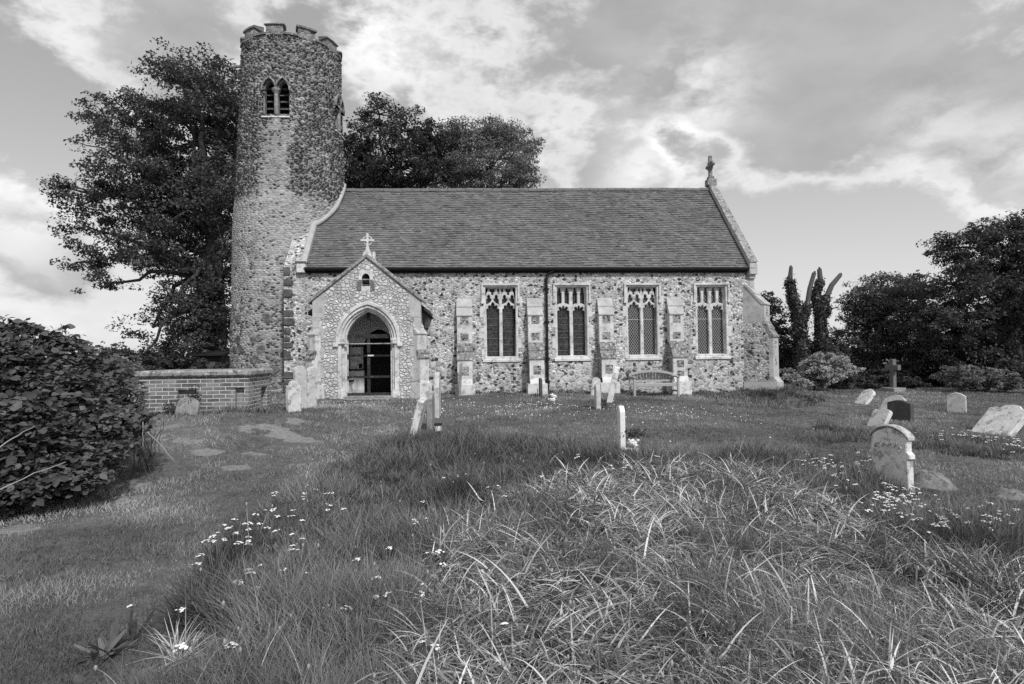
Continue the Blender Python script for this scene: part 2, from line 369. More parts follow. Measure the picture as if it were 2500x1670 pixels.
def inpoly(px, py, poly):
    r = np.zeros(px.shape, bool); n = len(poly)
    for i in range(n):
        x0, y0 = poly[i]; x1, y1 = poly[(i+1) % n]; c = ((y0 > py) != (y1 > py)) & (px < (x1-x0)*(py-y0)/(y1-y0+1e-9)+x0); r ^= c
    return r
def area_poly(pts): return [tuple(on_ground(a, b)[:2]) for a, b in pts]
SOIL = [(722, 1028, 80, 22, 1.0), (742, 1076, 170, 20, .95), (505, 1108, 100, 30, .95), (578, 1142, 90, 20, .85), (322, 1186, 110, 26, 1.1), (302, 1222, 110, 28, 1.05), (60, 1290, 170, 34, .7), (620, 1110, 90, 18, .7), (890, 990, 150, 12, .8), (2268, 1186, 150, 40, 1.1), (2472, 1214, 130, 30, 1.),
        (430, 1060, 260, 60, .50), (640, 1050, 300, 40, .45)]
SW = []
for x, y, a, b, pk in SOIL:
    q = on_ground(x, y); q2 = on_ground(x+a/2, y); q3 = on_ground(x, y-b/2); SW.append((q.x, q.y, abs(q2.x-q.x), abs(q3.y-q.y), pk))
def bare(X, Y):
    m = np.zeros(X.shape)
    nz = fbm(X*3.2, Y*3.2, 71, 4)*.7+fbm(X*9, Y*9, 72, 3)*.3-.5
    for a, b, rx, ry, pk in SW: m = np.maximum(m, np.clip((pk-((X-a)/rx)**2-((Y-b)/ry)**2+2.8*nz)*1.2, 0, 1))
    return m
gx = ring_axis(-22, 30, 460, 400); gy = ring_axis(-4, 38, 400, 700)
XX, YY = np.meshgrid(gx, gy); ZZ = np.where((np.abs(XX) < 43) & (YY > -9) & (YY < 43), gz(XX, YY), gz_exact(np.clip(XX, -60, 60), np.clip(YY, -20, 60)))
idx = np.arange(XX.size).reshape(XX.shape)
fa = np.stack([idx[:-1, :-1], idx[:-1, 1:], idx[1:, 1:], idx[1:, :-1]], -1).reshape(-1, 4)
tag(np_mesh('ground', np.stack([XX, YY, ZZ], -1), fa, 'ground_soil', bare(XX.ravel(), YY.ravel()), None, True), kind='structure')
# ------------------------------------------------------------------ church
YW = 20.5; XL, XW, XR = -5.93, -5.22, 10.40           # south wall face, west corner, roof's west edge, east wall face
ZE, YR, ZR = 4.78, 23.66, 8.32                        # eaves, ridge
YN = 2*YR-YW
church = empty('church', (2.2, YW, .37), 'flint church with a round battlemented tower, tiled nave roof and gabled south porch', 'church')
def pt(x, y, Y=YW):
    q = P(x, y, Y); return (q.x, q.z)
def arch(cx, half, z0, zs, za, n=9):                    # pointed arch outline, counter-clockwise from the lower left
    h = za-zs; r = (half*half+h*h)/(2*half); a1 = math.asin(min(1, h/r)); o = [(cx-half, z0), (cx+half, z0), (cx+half, zs)]
    for i in range(1, n+1):
        q = a1*i/n; o.append((cx+half-r+r*math.cos(q), zs+r*math.sin(q)))
    for i in range(n-1, -1, -1):
        q = a1*i/n; o.append((cx-half+r-r*math.cos(q), zs+r*math.sin(q)))
    return o

# windows: outlines in metres, read once from the first (reticulated) and second (panelled) window
def zl(pts, x0, cxpx):
    c = P(cxpx, 788, YW); out = []
    for a, b in pts:
        q = P(x0+a/7.466, 680+b/7.466, YW); out.append((q.x-c.x-(q.z-2.8)*.0125*0, q.z))
    return out
def mirror(pts, ax): return [(2*ax-a, b) for a, b in pts][::-1]
A_main = [(142, 1425), (138, 560), (152, 543), (174, 548), (164, 520), (176, 490), (204, 486), (222, 500), (220, 470), (234, 445), (253, 424)]
A_main = A_main+[(2*253-a+2, b) for a, b in A_main[:-1]][::-1]
A_tl = [(134, 462), (134, 372), (158, 358), (150, 330), (162, 304), (180, 292), (200, 305), (208, 328), (202, 356), (228, 364), (230, 388), (212, 420), (180, 446)]
A_tr = [(2*249-a, b) for a, b in A_tl][::-1]
A_c1 = [(118, 182), (158, 182), (154, 228), (128, 280)]
A_c2 = [(194, 182), (300, 182), (292, 228), (262, 256), (268, 278), (256, 298), (238, 298), (228, 280), (232, 256), (202, 228)]
A_c3 = [(336, 182), (372, 182), (370, 280), (340, 228)]
A_all = [A_main, A_tl, A_tr, A_c1, A_c2, A_c3]
A_holes = A_all+[[(a+290, b) for a, b in p] for p in A_all]
B_main = [(172, 1410), (166, 598), (186, 576), (214, 576), (194, 552), (194, 526), (216, 512), (240, 522), (256, 546), (258, 508), (276, 490), (294, 508), (298, 546), (314, 522), (338, 512), (360, 526), (360, 552), (342, 576), (366, 574), (388, 592), (398, 1410)]
B_p = [(165, 474), (165, 258), (186, 238), (168, 236), (170, 218), (192, 216), (182, 194), (190, 172), (206, 164), (222, 172), (232, 194), (222, 216), (244, 218), (246, 236), (228, 238), (248, 258), (248, 446), (210, 452)]
B_p2 = [(2*275-a, b) for a, b in B_p][::-1]
B_all = [B_main, B_p, B_p2]
B_holes = B_all+[[(a+285, b) for a, b in p] for p in B_all]
wins = []
for kind, cx, zx in (('A', 1222.5, 1170), ('B', 1396.6, 1340), ('A', 1569, 1170), ('B', 1738, 1340)):
    src = 1222.5 if kind == 'A' else 1396.6
    holes = [zl(h, zx, src) for h in (A_holes if kind == 'A' else B_holes)]
    holes = [[(a-(b-2.8)*.0115, b) for a, b in h] for h in holes]     # take the photo's tilt out again
    X = P(cx, 788, YW).x
    wins.append((kind, X, holes))
FW, ZT, ZS = .605, 4.075, 1.49                             # half width, top and sill of every window frame
# south wall with four window openings and the door arch
mb = MB()
holes = [[(X-FW+.03, ZS+.05), (X+FW-.03, ZS+.05), (X+FW-.03, ZT-.03), (X-FW+.03, ZT-.03)] for _, X, _ in wins]
XD = P(925, 900, 20.4).x
holes.append(arch(XD, .52, .42, 2.0, 2.62))
mb.plate([(XL, 0), (XR, 0), (XR, ZE), (XL, ZE)], holes, YW, .55)
z = .5
while z < 4.5:                                             # rough dark corner stones of the west quoin
    h_ = random.uniform(.16, .34); wq = random.uniform(.16, .40)
    if random.random() < .8: mb.plate([(XL-.012+a*wq, z+b*h_) for a, b in ((0, .06), (.5+random.uniform(-.2, .2), 0), (.93, .05), (1, .5), (.9, .93), (.4, 1), (0, .95))], [], YW-.03-.02*random.random(), .3, .02, 1)
    z += h_+random.uniform(.02, .10)
for i in range(11):                                        # and the squared east quoin
    z = .4+i*.40; wq = .16 if i % 2 else .26
    mb.box(XR-wq, XR+.012, YW-.013, YW+.3, z, z+.385, 2)
wall = mb.build('nave_wall', ['flint_rubble', 'carstone', 'ashlar_grey'], church)
mb = MB(); mb.box(XL, XR, YN-.5, YN, 0, ZE); mb.build('nave_wall', 'flint_rubble', church)
gab = [(YW+.03, 0), (YN-.03, 0), (YN-.03, ZE), (YR, ZR), (YW+.03, ZE)]
mb = MB(); mb.prism([(a, b) for a, b in gab], (0, 0, 0), (0, 1, 0), (0, 0, 1), (1, 0, 0), XR-.5, XR-.004); mb.build('gable_wall', 'flint_rubble', church)
gabw = [(YW+.03, 0), (YN-.03, 0), (YN-.03, ZE+.05), (YR, ZR-.12), (YW+.03, ZE+.0)]
mb = MB(); mb.prism(gabw, (0, 0, 0), (0, 1, 0), (0, 0, 1), (1, 0, 0), XL+.004, XW); mb.build('gable_wall', 'flint_rubble', church)

# tiled roof: courses of single tiles, each a little out of line
slope = math.hypot(YR-YW+.21, (ZR-ZE)*(YR-YW+.21)/(YR-YW)); sdir = Vector((0, YR-YW, ZR-ZE)).normalized(); nrm = Vector((0, -sdir.z, sdir.y))
e0 = Vector((0, YW-.19, ZE-.19*(ZR-ZE)/(YR-YW)+.06)); NC = 38; gau = slope/NC
vs = []; sh = []
xr1 = XR-.255
for side in (0, 1):
    for c in range(NC):
        x = XW-.02+(c % 2)*.085-.17
        while x < xr1:
            wt = .165; x0, x1 = max(x+.003, XW-.02), min(x+wt, xr1)
            if x1-x0 > .02:
                lift = .040+random.uniform(-.007, .012); sag = -.20*(1-(x-XW)/(XR-XW))*(c/NC)+.012*math.sin(x*1.7)+.008*math.sin(x*4.1+c)
                lo = gau*c+random.uniform(-.006, .006); hi = gau*(c+1)+.03; tl = random.uniform(-.006, .006)
                for (xx, l, q) in ((x0, lo, lift+tl), (x1, lo, lift-tl), (x1, hi, .006), (x0, hi, .006), (x0, lo, lift+tl-.022), (x1, lo, lift-tl-.022)):
                    p = e0+sdir*l+nrm*q; p = Vector((xx, p.y, p.z+sag))
                    if side: p.y = 2*YR-p.y
                    vs.append(p)
                s0 = min(1, max(0, random.gauss(.42, .15))); sh += [s0]*4+[s0*.3]*2  # lower front edge darkened in the colour to deepen the course shadow
            x += wt
vs = np.array(vs); n = len(vs)//6; b = (np.arange(n)*6)[:, None]
fa = np.concatenate([b+np.array([0, 1, 2, 3]), b+np.array([0, 4, 5, 1])])
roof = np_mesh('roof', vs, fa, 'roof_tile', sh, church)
mb = MB()
n = 42
for i in range(n):                                         # ridge tiles
    x0 = XW+.45+(xr1-XW-.45)*i/n; x1 = XW+.45+(xr1-XW-.45)*(i+1)/n-.012; x0 = max(x0, -4.9)
    zo = -.20*(1-(x0-XW)/(XR-XW))+random.uniform(-.008, .008)
    arc = [(.15*math.sin(q)*1.0, .13*math.cos(q)-.02) for q in np.linspace(-1.7, 1.7, 7)]
    mb.prism([(a, b+zo) for a, b in arc], (0, YR, ZR+.02), (0, 1, 0), (0, 0, 1), (1, 0, 0), x0, x1)
mb.build('ridge', 'mid_grey', roof)
# roof underside boards so that no light leaks in
mb = MB()
for s in (1, -1):
    yy = lambda y: y if s == 1 else 2*YR-y
    mb.prism([(yy(YW-.1), ZE-.10), (yy(YR), ZR-.24), (yy(YR), ZR-.34), (yy(YW-.1), ZE-.2)], (0, 0, 0), (0, 1, 0), (0, 0, 1), (1, 0, 0), XW+.005, XR-.32)
mb.build('roof_boards', 'dark_wood', church)
# parapet gable coping at the east end, kneeler and cross
def slope_bar(x0, x1, y0, z0, y1, z1, t, up, mb, mi=0):      # bar lying along a gable slope, t thick measured upright from up
    mb.prism([(y0, z0+up), (y1, z1+up), (y1, z1+up+t), (y0, z0+up+t)], (0, 0, 0), (0, 1, 0), (0, 0, 1), (1, 0, 0), x0, x1, mi)
mb = MB()
for s in (1, -1):
    ya = YW-.22 if s == 1 else 2*YR-YW+.22
    slope_bar(XR-.25, XR+.01, ya, ZE-.06, YR, ZR+.17, .22, -.08, mb, 1)
    slope_bar(XR-.27, XR+.035, ya-.03*s, ZE-.09, YR, ZR+.17, .07, .142, mb, 0)
mb.box(XR-.33, XR+.05, YR-.16, YR+.16, ZR+.20, ZR+.46, 0)
ec = mb.build('gable_coping', ['coping_stone', 'ashlar_grey'], church, bevel=.012)
mb = MB()
kz = ZE-.36
mb.box(XR-.24, XR+.06, YW-.20, YW+.25, kz, kz+.36, 0); mb.box(XR-.20, XR+.03, YW-.10, YW+.25, kz-.14, kz-.004, 0)
mb.build('kneeler', 'ashlar_grey', ec, bevel=.02)
gx_ = XR-.15
mb = MB()
zc = ZR+.46
mb.box(gx_-.10, gx_+.10, YR-.13, YR+.13, zc, zc+.12); mb.prism([(-.07, zc+.12), (.07, zc+.12), (.055, zc+.95), (0, zc+1.0), (-.055, zc+.95)], (gx_, YR, 0), (0, 1, 0), (0, 0, 1), (1, 0, 0), -.06, .06)
mb.prism([(-.33, zc+.52), (.33, zc+.52), (.36, zc+.58), (.33, zc+.64), (-.33, zc+.64), (-.36, zc+.58)], (gx_, YR, 0), (0, 1, 0), (0, 0, 1), (1, 0, 0), -.052, .052)
for dy, dz in ((-.31, .58), (.31, .58), (0, .93), (-.14, .46), (.14, .70), (-.15, .7), (.13, .45)): mb.ball((gx_, YR+dy, zc+dz), .068, 0, (1., 1, 1))
ob = mb.build('gable_cross', 'weathered_coping', church); 
# west gable: mortared parapet edge and a small kneeler
mb = MB()
y1 = 21.95; zsl = (ZR-ZE)/(YR-YW)
mb.prism([(YW-.16, ZE-.24), (y1, ZE+(y1-YW)*zsl-.05), (y1, ZE+(y1-YW)*zsl+.26), (YW-.16, ZE+.10)], (0, 0, 0), (0, 1, 0), (0, 0, 1), (1, 0, 0), XW-.13, XW+.06, 0)
wc = mb.build('gable_coping', 'mortar_fillet', church, bevel=.03)
mb = MB(); mb.box(XL+.45, XW+.02, YW-.17, YW+.3, ZE-.28, ZE+.03, 0); mb.box(XL+.40, XW+.08, YW-.20, YW+.3, ZE+.034, ZE+.11, 1)
mb.build('kneeler', ['ashlar', 'headstone_dark'], wc, bevel=.012)

# gutter, fascia and downpipe
mb = MB()
mb.prism([(-.09, .09), (-.09, .03), (-.05, -.02), (.03, -.02), (.05, .02), (.05, .09)], (0, YW-.15, ZE-.20), (0, 1, 0), (0, 0, 1), (1, 0, 0), XW+.02, XR-.28)
mb.box(XW+.02, XR-.28, YW-.09, YW-.006, ZE-.28, ZE-.08)
mb.build('gutter', 'black_iron', church)
mb = MB()
q0 = P(1350, 654, YW-.16); q1 = P(1350, 661, YW-.16); q2 = P(1334, 673, YW-.10); q3 = P(1334, 684, YW-.10); q4 = P(1341, 955, YW-.10)
mb.tube([q0, q1, q2, q3, (q3.x, YW-.10, .42)], .042, 10)
for z in (3.9, 2.75, 1.5, .7): mb.tube([(q3.x, YW-.10, z), (q3.x, YW-.10, z+.09)], .058, 10); mb.box(q3.x-.1, q3.x+.1, YW-.06, YW-.003, z+.02, z+.06)
mb.build('downpipe', 'black_iron', church, smooth=False)

# windows
def lattice(mb, x0, x1, z0, z1, y, dx, dz, r=.006, mi=1):
    cx = (x0+x1)/2; wv, hv = x1-x0, z1-z0
    for sg in (1, -1):
        kk = -40
        while kk < 60:
            # line x = x0 + kk*dx + sg*(z-z0)*dx/dz
            pts = []
            xa = x0+kk*dx
            t0, t1 = 0., hv
            sl = sg*dx/dz
            for lim in (x0, x1):
                t = (lim-xa)/sl
                if (sl > 0) == (lim == x0): t0 = max(t0, t)
                else: t1 = min(t1, t)
            if t1-t0 > .02: mb.tube([(xa+sl*t0, y, z0+t0), (xa+sl*t1, y, z0+t1)], r, 4, mi, False)
            kk += 1
gl = 0
for wi, (kind, X, hs) in enumerate(wins):
    mb = MB()
    outer = [(X-FW, ZS), (X+FW, ZS), (X+FW, ZT), (X-FW, ZT)]
    inner = [(X-FW+.085, ZS+.12), (X+FW-.085, ZS+.12), (X+FW-.085, ZT-.075), (X-FW+.085, ZT-.075)]
    mb.plate(outer, [inner], YW-.014, .30, .02)
    mb.plate([(a+(.012 if a > X else -.012), b+.012*(1 if b > 3 else -1)) for a, b in inner], [[(X+a, max(b, ZS+.12)) for a, b in h] for h in hs], YW+.13, .12, .016)
    # hood mould: square label with short drops
    hz = ZT-.005
    mb.box(X-FW-.05, X+FW+.05, YW-.075, YW+.02, hz, hz+.065); mb.box(X-FW-.05, X-FW+.012, YW-.07, YW+.02, hz-.55, hz-.002); mb.box(X+FW-.012, X+FW+.05, YW-.07, YW+.02, hz-.55, hz-.002)
    mb.box(X-FW-.07, X-FW+.03, YW-.085, YW+.02, hz-.63, hz-.552); mb.box(X+FW-.03, X+FW+.07, YW-.085, YW+.02, hz-.63, hz-.552)
    # longer and shorter jamb stones tied into the flint
    for i in range(6):
        for sgn in (-1, 1):
            if (i+wi) % 2 == (sgn > 0): 
                z = ZS+.04+i*.36; xa, xb = sorted((X+sgn*(FW-.03), X+sgn*(FW+.05+.05*((i*7+wi*3) % 3)))); mb.box(xa, xb, YW-.012, YW+.1, z, z+.355)
    win = mb.build('window', 'ashlar', church)
    mb = MB(); mb.prism([(YW-.05, ZS-.06), (YW+.14, ZS-.06), (YW+.14, ZS+.14), (YW-.05, ZS+.03)], (0, 0, 0), (0, 1, 0), (0, 0, 1), (1, 0, 0), X-FW-.03, X+FW+.06)
    mb.build('sill', 'ashlar', win, bevel=.008)
    for s in (-1, 1):
        x0, x1 = (X-FW+.09, X-.012) if s < 0 else (X+.012, X+FW-.09)
        mb = MB(); mb.box(x0, x1, YW+.262, YW+.275, ZS+.1, ZT-.08, 0)
        if kind == 'A' and wi == 0 or wi == 1:
            for z in np.linspace(ZS+.30, ZT-1.15, 6): mb.box(x0, x1, YW+.245, YW+.258, z, z+.013, 1)
            for q in range(14):
                cx, cz = random.uniform(x0+.1, x1-.1), random.uniform(ZS+.2, ZT-1.1); rr = random.uniform(.03, .09); a0 = random.uniform(0, 6); al = random.uniform(2, 6)
                mb.tube([(cx+rr*math.cos(a0+t*al), YW+.256, cz+1.4*rr*math.sin(a0+t*al)) for t in np.linspace(0, 1, 9)], .005, 4, 1, False)
            g = mb.build('glass_light', ['window_glass', 'lead_line'], win)
        else:
            lattice(mb, x0, x1, ZS+.12, ZT-.09, YW+.252, .088, .125)
            mb.box(x0, x1, YW+.235, YW+.247, 2.86, 2.88, 1)
            g = mb.build('glass_light', ['clear_glass', 'lattice_line'], win)

# stepped buttresses of dressed stone with squares of knapped flint
def buttress(org, u, width, prof, panels, weather, parent=church, mats=('ashlar', 'flint_panel'), side_flint=True, name='buttress'):
    u = Vector(u).normalized(); wdir = Vector((0, 0, 1)).cross(u); mb = MB(); hw = width/2
    for (d0, z0, d1, z1, ex) in prof:                       # slabs: depth at bottom / top
        mb.prism([(-.08, z0), (d0, z0), (d1, z1), (-.08, z1)], org, u, (0, 0, 1), wdir, -hw-ex, hw+ex)
    o = Vector(org)
    for (z0, z1, d, pw) in panels:
        mb.prism([(d-.03, z0), (d+.004, z0), (d+.004, z1), (d-.03, z1)], org, u, (0, 0, 1), wdir, -hw*pw, hw*pw, 1)
    if side_flint:
        for (d0, z0, d1, z1, ex) in prof[:4]:
            if z1-z0 > .5: 
                for sg in (-1, 1):
                    a, b = sorted((sg*(hw-.02), sg*(hw+.004))); mb.prism([(-.05, z0+.02), (d0-.14, z0+.02), (d1-.14, z1-.02), (-.05, z1-.02)], org, u, (0, 0, 1), wdir, a, b, 1)
    b = mb.build(name, list(mats), parent)
    for (d0, z0, d1, z1) in weather:
        dm, zm = (d0+d1)/2, (z0+z1)/2; mb = MB()
        mb.prism([(d0+.035, z0-.03), (d0+.035, z0+.015), (dm+.015, zm-.012), (dm+.03, zm+.03), (d1+.01, z1+.03), (d1-.05, z1-.02), (d0-.08, z0-.03)], org, u, (0, 0, 1), wdir, -hw-.02, hw+.02)
        mb.build('weathering', 'ashlar_grey' if d1 < .1 else 'weathered_coping', b, bevel=.008)
    return b
for px in (1135, 1311, 1487, 1661):
    X = P(px+(px-1130)*.012*0, 890, YW-.55).x
    wd = .50
    buttress((X, YW, 0), (0, -1, 0), wd,
             [(.70, .1, .70, .70, .08), (.70, .70, .56, .88, .0), (.56, .70, .56, 1.53, 0), (.56, 1.53, .27, 2.06, -.004), (.27, 2.06, .27, 3.03, 0), (.27, 3.03, .02, 3.62, -.004)],
             [(1.0, 1.30, .56, .52), (.80, .98, .56, .0 if px == 1487 else .01), (2.16, 2.42, .27, .55), (2.72, 2.98, .27, .55)] if px != 1661 else [(1.18, 1.42, .56, .5), (.78, 1.06, .56, .5), (2.16, 2.4, .27, .55), (2.72, 2.98, .27, .55)],
             [(.56, 1.53, .27, 2.06), (.27, 3.03, .03, 3.58)])
# diagonal buttress on the south-east corner
s2 = math.sqrt(.5)
b = buttress((XR-.16, YW+.16, 0), (s2, -s2, 0), .60,
         [(1.06, .1, 1.06, .62, .05), (1.06, .62, .93, .80, 0), (.93, .62, .93, 2.20, 0), (.93, 2.2, .66, 2.72, -.004), (.66, 2.72, .66, 3.35, 0), (.66, 3.35, .02, 4.08, -.004)],
         [(1.2, 1.5, .93, .4), (1.8, 2.05, .93, .4), (2.9, 3.2, .66, .4)], [(.93, 2.2, .66, 2.72), (.66, 3.35, .05, 4.04)], mats=('ashlar_grey', 'flint_rubble'))

# ------------------------------------------------------------------ round tower
TX, TY = -6.55, 23.5
NA, NZ, ZTOP = 760, 730, 13.22
def t_axis(z): return TX+.010*np.clip(z-2, 0, 20), TY
def t_rad(z): return np.interp(z, [0, 1.5, 7.2, 7.6, 9.5, 12, 14], [2.12, 2.10, 2.04, 1.97, 1.91, 1.81, 1.79])
def tower_pt(ang, z, extra=0.):
    x, y = t_axis(z); r = t_rad(z)+extra; return Vector((float(x+r*math.sin(ang)), float(y-r*math.cos(ang)), float(z)))
zs = np.linspace(0, ZTOP, NZ); an = np.linspace(-math.pi, math.pi, NA, endpoint=False)
AN, ZG = np.meshgrid(an, zs)
S = AN*2.0
def h01(a, b, s):
    n = (a.astype(np.int64)*73856093 ^ b.astype(np.int64)*19349663 ^ s*83492791) & 0xffffffff
    n = ((n ^ (n >> 15))*2246822519) & 0xffffffff
    return ((n ^ (n >> 13)) & 0xffff)/65535.
CW = 2*math.pi*2.0/82; CHH = .070                             # mean width and height of a flint
def cells(U, V, jit=.82, per=82, s0=0):                       # nearest and second nearest jittered centre of every point
    ui, vi = np.floor(U).astype(int), np.floor(V).astype(int); f1 = np.full(U.shape, 9.); f2 = f1.copy(); iu = np.zeros(U.shape, int); iv = iu.copy()
    for dv in (-1, 0, 1):
        for du in (-1, 0, 1):
            a, b = (ui+du) % per, vi+dv
            cu = ui+du+.5+jit*(h01(a, b, 1+s0)-.5)+.25*(b % 2); cv_ = vi+dv+.5+.5*(h01(a, b, 2+s0)-.5)
            d = np.hypot(U-cu, (V-cv_)*.95); nw = d < f1; f2 = np.where(nw, f1, np.minimum(f2, d)); f1 = np.where(nw, d, f1); iu = np.where(nw, a, iu); iv = np.where(nw, b, iv)
    return f1, f2, iu, iv
wu = .5*(vnoise(S*2.3, ZG*2.3, 11)-.5); wv = .8*(vnoise(S*1.1, ZG*1.6, 12)-.5)+.5*(vnoise(S*5, ZG*6, 14)-.5)
UU, VV = S/CW+wu+41, ZG/CHH+wv+4
f1, f2, iu, iv = cells(UU, VV)
ra, rb, rc = h01(iu, iv, 5), h01(iu, iv, 6), h01(iu, iv, 7)
gap = (f2-f1)/(f1+f2+1e-6)
bumpy = np.clip((gap-.03)/.42, 0, 1)**.6
patch = fbm(S*.55+3, ZG*.35+7, 21, 3)
light_col = np.clip(1-np.abs(AN+.02+.25*(fbm(S*0+3, ZG*.9, 23, 2)-.5))/.34, 0, 1)*np.clip((10.5-ZG)/.8, 0, 1)*np.clip((ZG-6)/1, 0, 1)   # smooth repaired strip below the belfry
smooth = np.clip((7.7-ZG)/.5, 0, 1)*.62+np.clip(light_col*1.6, 0, .75)*(ZG > 7.2)
smooth = np.clip(smooth+.35*(patch-.5), 0, .9)
rend = np.clip((fbm(S*1.1, ZG*1.1, 41, 3)-.52)*6, 0, 1)*np.clip((3.2-ZG), 0, 1)
amp = .060*(1-smooth)+.010
disp = amp*(bumpy-.5)*(.45+1.1*rc)+.018*(fbm(S*5, ZG*7, 31, 3)-.5)+.05*(fbm(S*.8, ZG*.8, 33, 2)-.5)
darkp = np.clip(.60-.42*smooth+.5*(patch-.5)-.22*np.clip((ZG-11.3)/.7, 0, 1)-.15*light_col-.30*np.clip((7.6-ZG)/.4, 0, 1)*np.clip((ZG-3.3)/.8, 0, 1), .03, .7)
isdark = rb < darkp
stone = np.where(isdark, .03+.08*ra, .16+.40*ra)
mort = .40+.08*smooth
edge = np.clip((gap-.12)/.10, 0, 1)
shade = mort*(1-edge)+stone*edge
shade = shade*(1-.75*smooth*(~isdark))+(.38+.16*ra)*.75*smooth*(~isdark)
shade = shade*(.60+.46*fbm(S*1.4, ZG*.9, 51, 4))
# big dark carstones near the foot
big = (h01(np.floor(S/.42+.5*(np.floor(ZG/.36) % 2)).astype(int), np.floor(ZG/.36).astype(int), 9) > .72) & (ZG < 3.4) & (ZG > .6)
bu = S/.42+.5*(np.floor(ZG/.36) % 2); bu = bu-np.floor(bu); bv = ZG/.36-np.floor(ZG/.36)
inb = big & (((bu-.5)/.44)**2+((bv-.5)/.42)**2+1.6*(fbm(S*5, ZG*5, 61, 3)-.5) < 1)
shade = np.where(inb, .07+.16*fbm(S*9, ZG*9, 62, 3)**1.5*1.5, shade); disp = np.where(inb, disp*.5+.02, disp)
BELF = [(-.03, 10.34), (1.46, 10.34), (3.0, 10.34), (-1.6, 10.34)]; BZS, BZA = 11.20, 11.64
def belf_local(ang0):
    d = (AN-ang0+math.pi) % (2*math.pi)-math.pi; return d*t_rad(ZG)
cut = np.zeros(AN.shape, bool)
for a0, z0 in BELF:
    x = belf_local(a0)
    for sx in (-.235, .235):
        hw = np.where(ZG < BZS, .235, .235*np.clip((BZA-ZG)/(BZA-BZS), 0, 1)**.6)
        cut |= (np.abs(x-sx) < hw) & (ZG > z0) & (ZG < BZA)
slit = (np.abs((AN+.50)*2.1) < .09) & (ZG > 4.8) & (ZG < 5.4); disp = np.where(slit, disp-.05, disp)
RD = t_rad(ZG)+disp; AX = TX+.010*np.clip(ZG-2, 0, 20)
TV = np.stack([AX+RD*np.sin(AN), TY-RD*np.cos(AN), ZG], -1)
ii = np.arange(NA*NZ).reshape(NZ, NA); i2 = np.roll(ii, -1, 1)
fa = np.stack([ii[:-1], i2[:-1], i2[1:], ii[1:]], -1)
keep = ~(cut[:-1] | cut[1:] | np.roll(cut, -1, 1)[:-1])
tower = np_mesh('tower', TV, fa[keep], 'tower_flint', shade.ravel(), church, True)
# battlements
def ring_block(mb, a0, a1, r0, r1, z0, z1, n=6, mi=0, zin=None):
    zi = z1 if zin is None else zin; o = []
    for i in range(n+1):
        a = a0+(a1-a0)*i/n
        for r, z in ((r1, z0), (r1, z1), (r0, zi), (r0, z0)):
            x, y = t_axis(z0); o.append((x+r*math.sin(a), y-r*math.cos(a), z))
    fs = [(i*4+j, i*4+(j+1) % 4, (i+1)*4+(j+1) % 4, (i+1)*4+j) for i in range(n) for j in range(4)]+[(0, 1, 2, 3), tuple(n*4+q for q in (3, 2, 1, 0))]
    mb.add(o, fs, mi)
RT = 1.80
mb = MB(); ring_block(mb, -math.pi, math.pi, RT-.36, RT-.015, ZTOP-.6, ZTOP+.02, 64)
for i in range(10):
    a = math.radians(-40.8+36*i); ring_block(mb, a-.17, a+.17, RT-.34, RT+.005, ZTOP+.015, ZTOP+.36, 5)
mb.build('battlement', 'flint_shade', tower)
for i in range(10):
    a = math.radians(-40.8+36*i); t = random.uniform(-.02, .03)
    mb = MB(); ring_block(mb, a-.20, a+.20, RT-.40, RT+.055, ZTOP+.36, ZTOP+.405+t, 5, 0, ZTOP+.54+t)
    mb.build('merlon_coping', 'tower_cap', tower)
    a += math.radians(18); mb = MB(); ring_block(mb, a-.145, a+.145, RT-.40, RT+.06, ZTOP+.02, ZTOP+.09, 5, 0, ZTOP+.22)
    mb.build('crenel_coping', 'tower_cap', tower)
mb = MB(); mb.lathe((t_axis(12.6)[0], TY, 12.6), [(1.6, 0), (1.6, .04), (.05, .3)], 32); mb.build('tower_roof', 'dark_wood', tower)
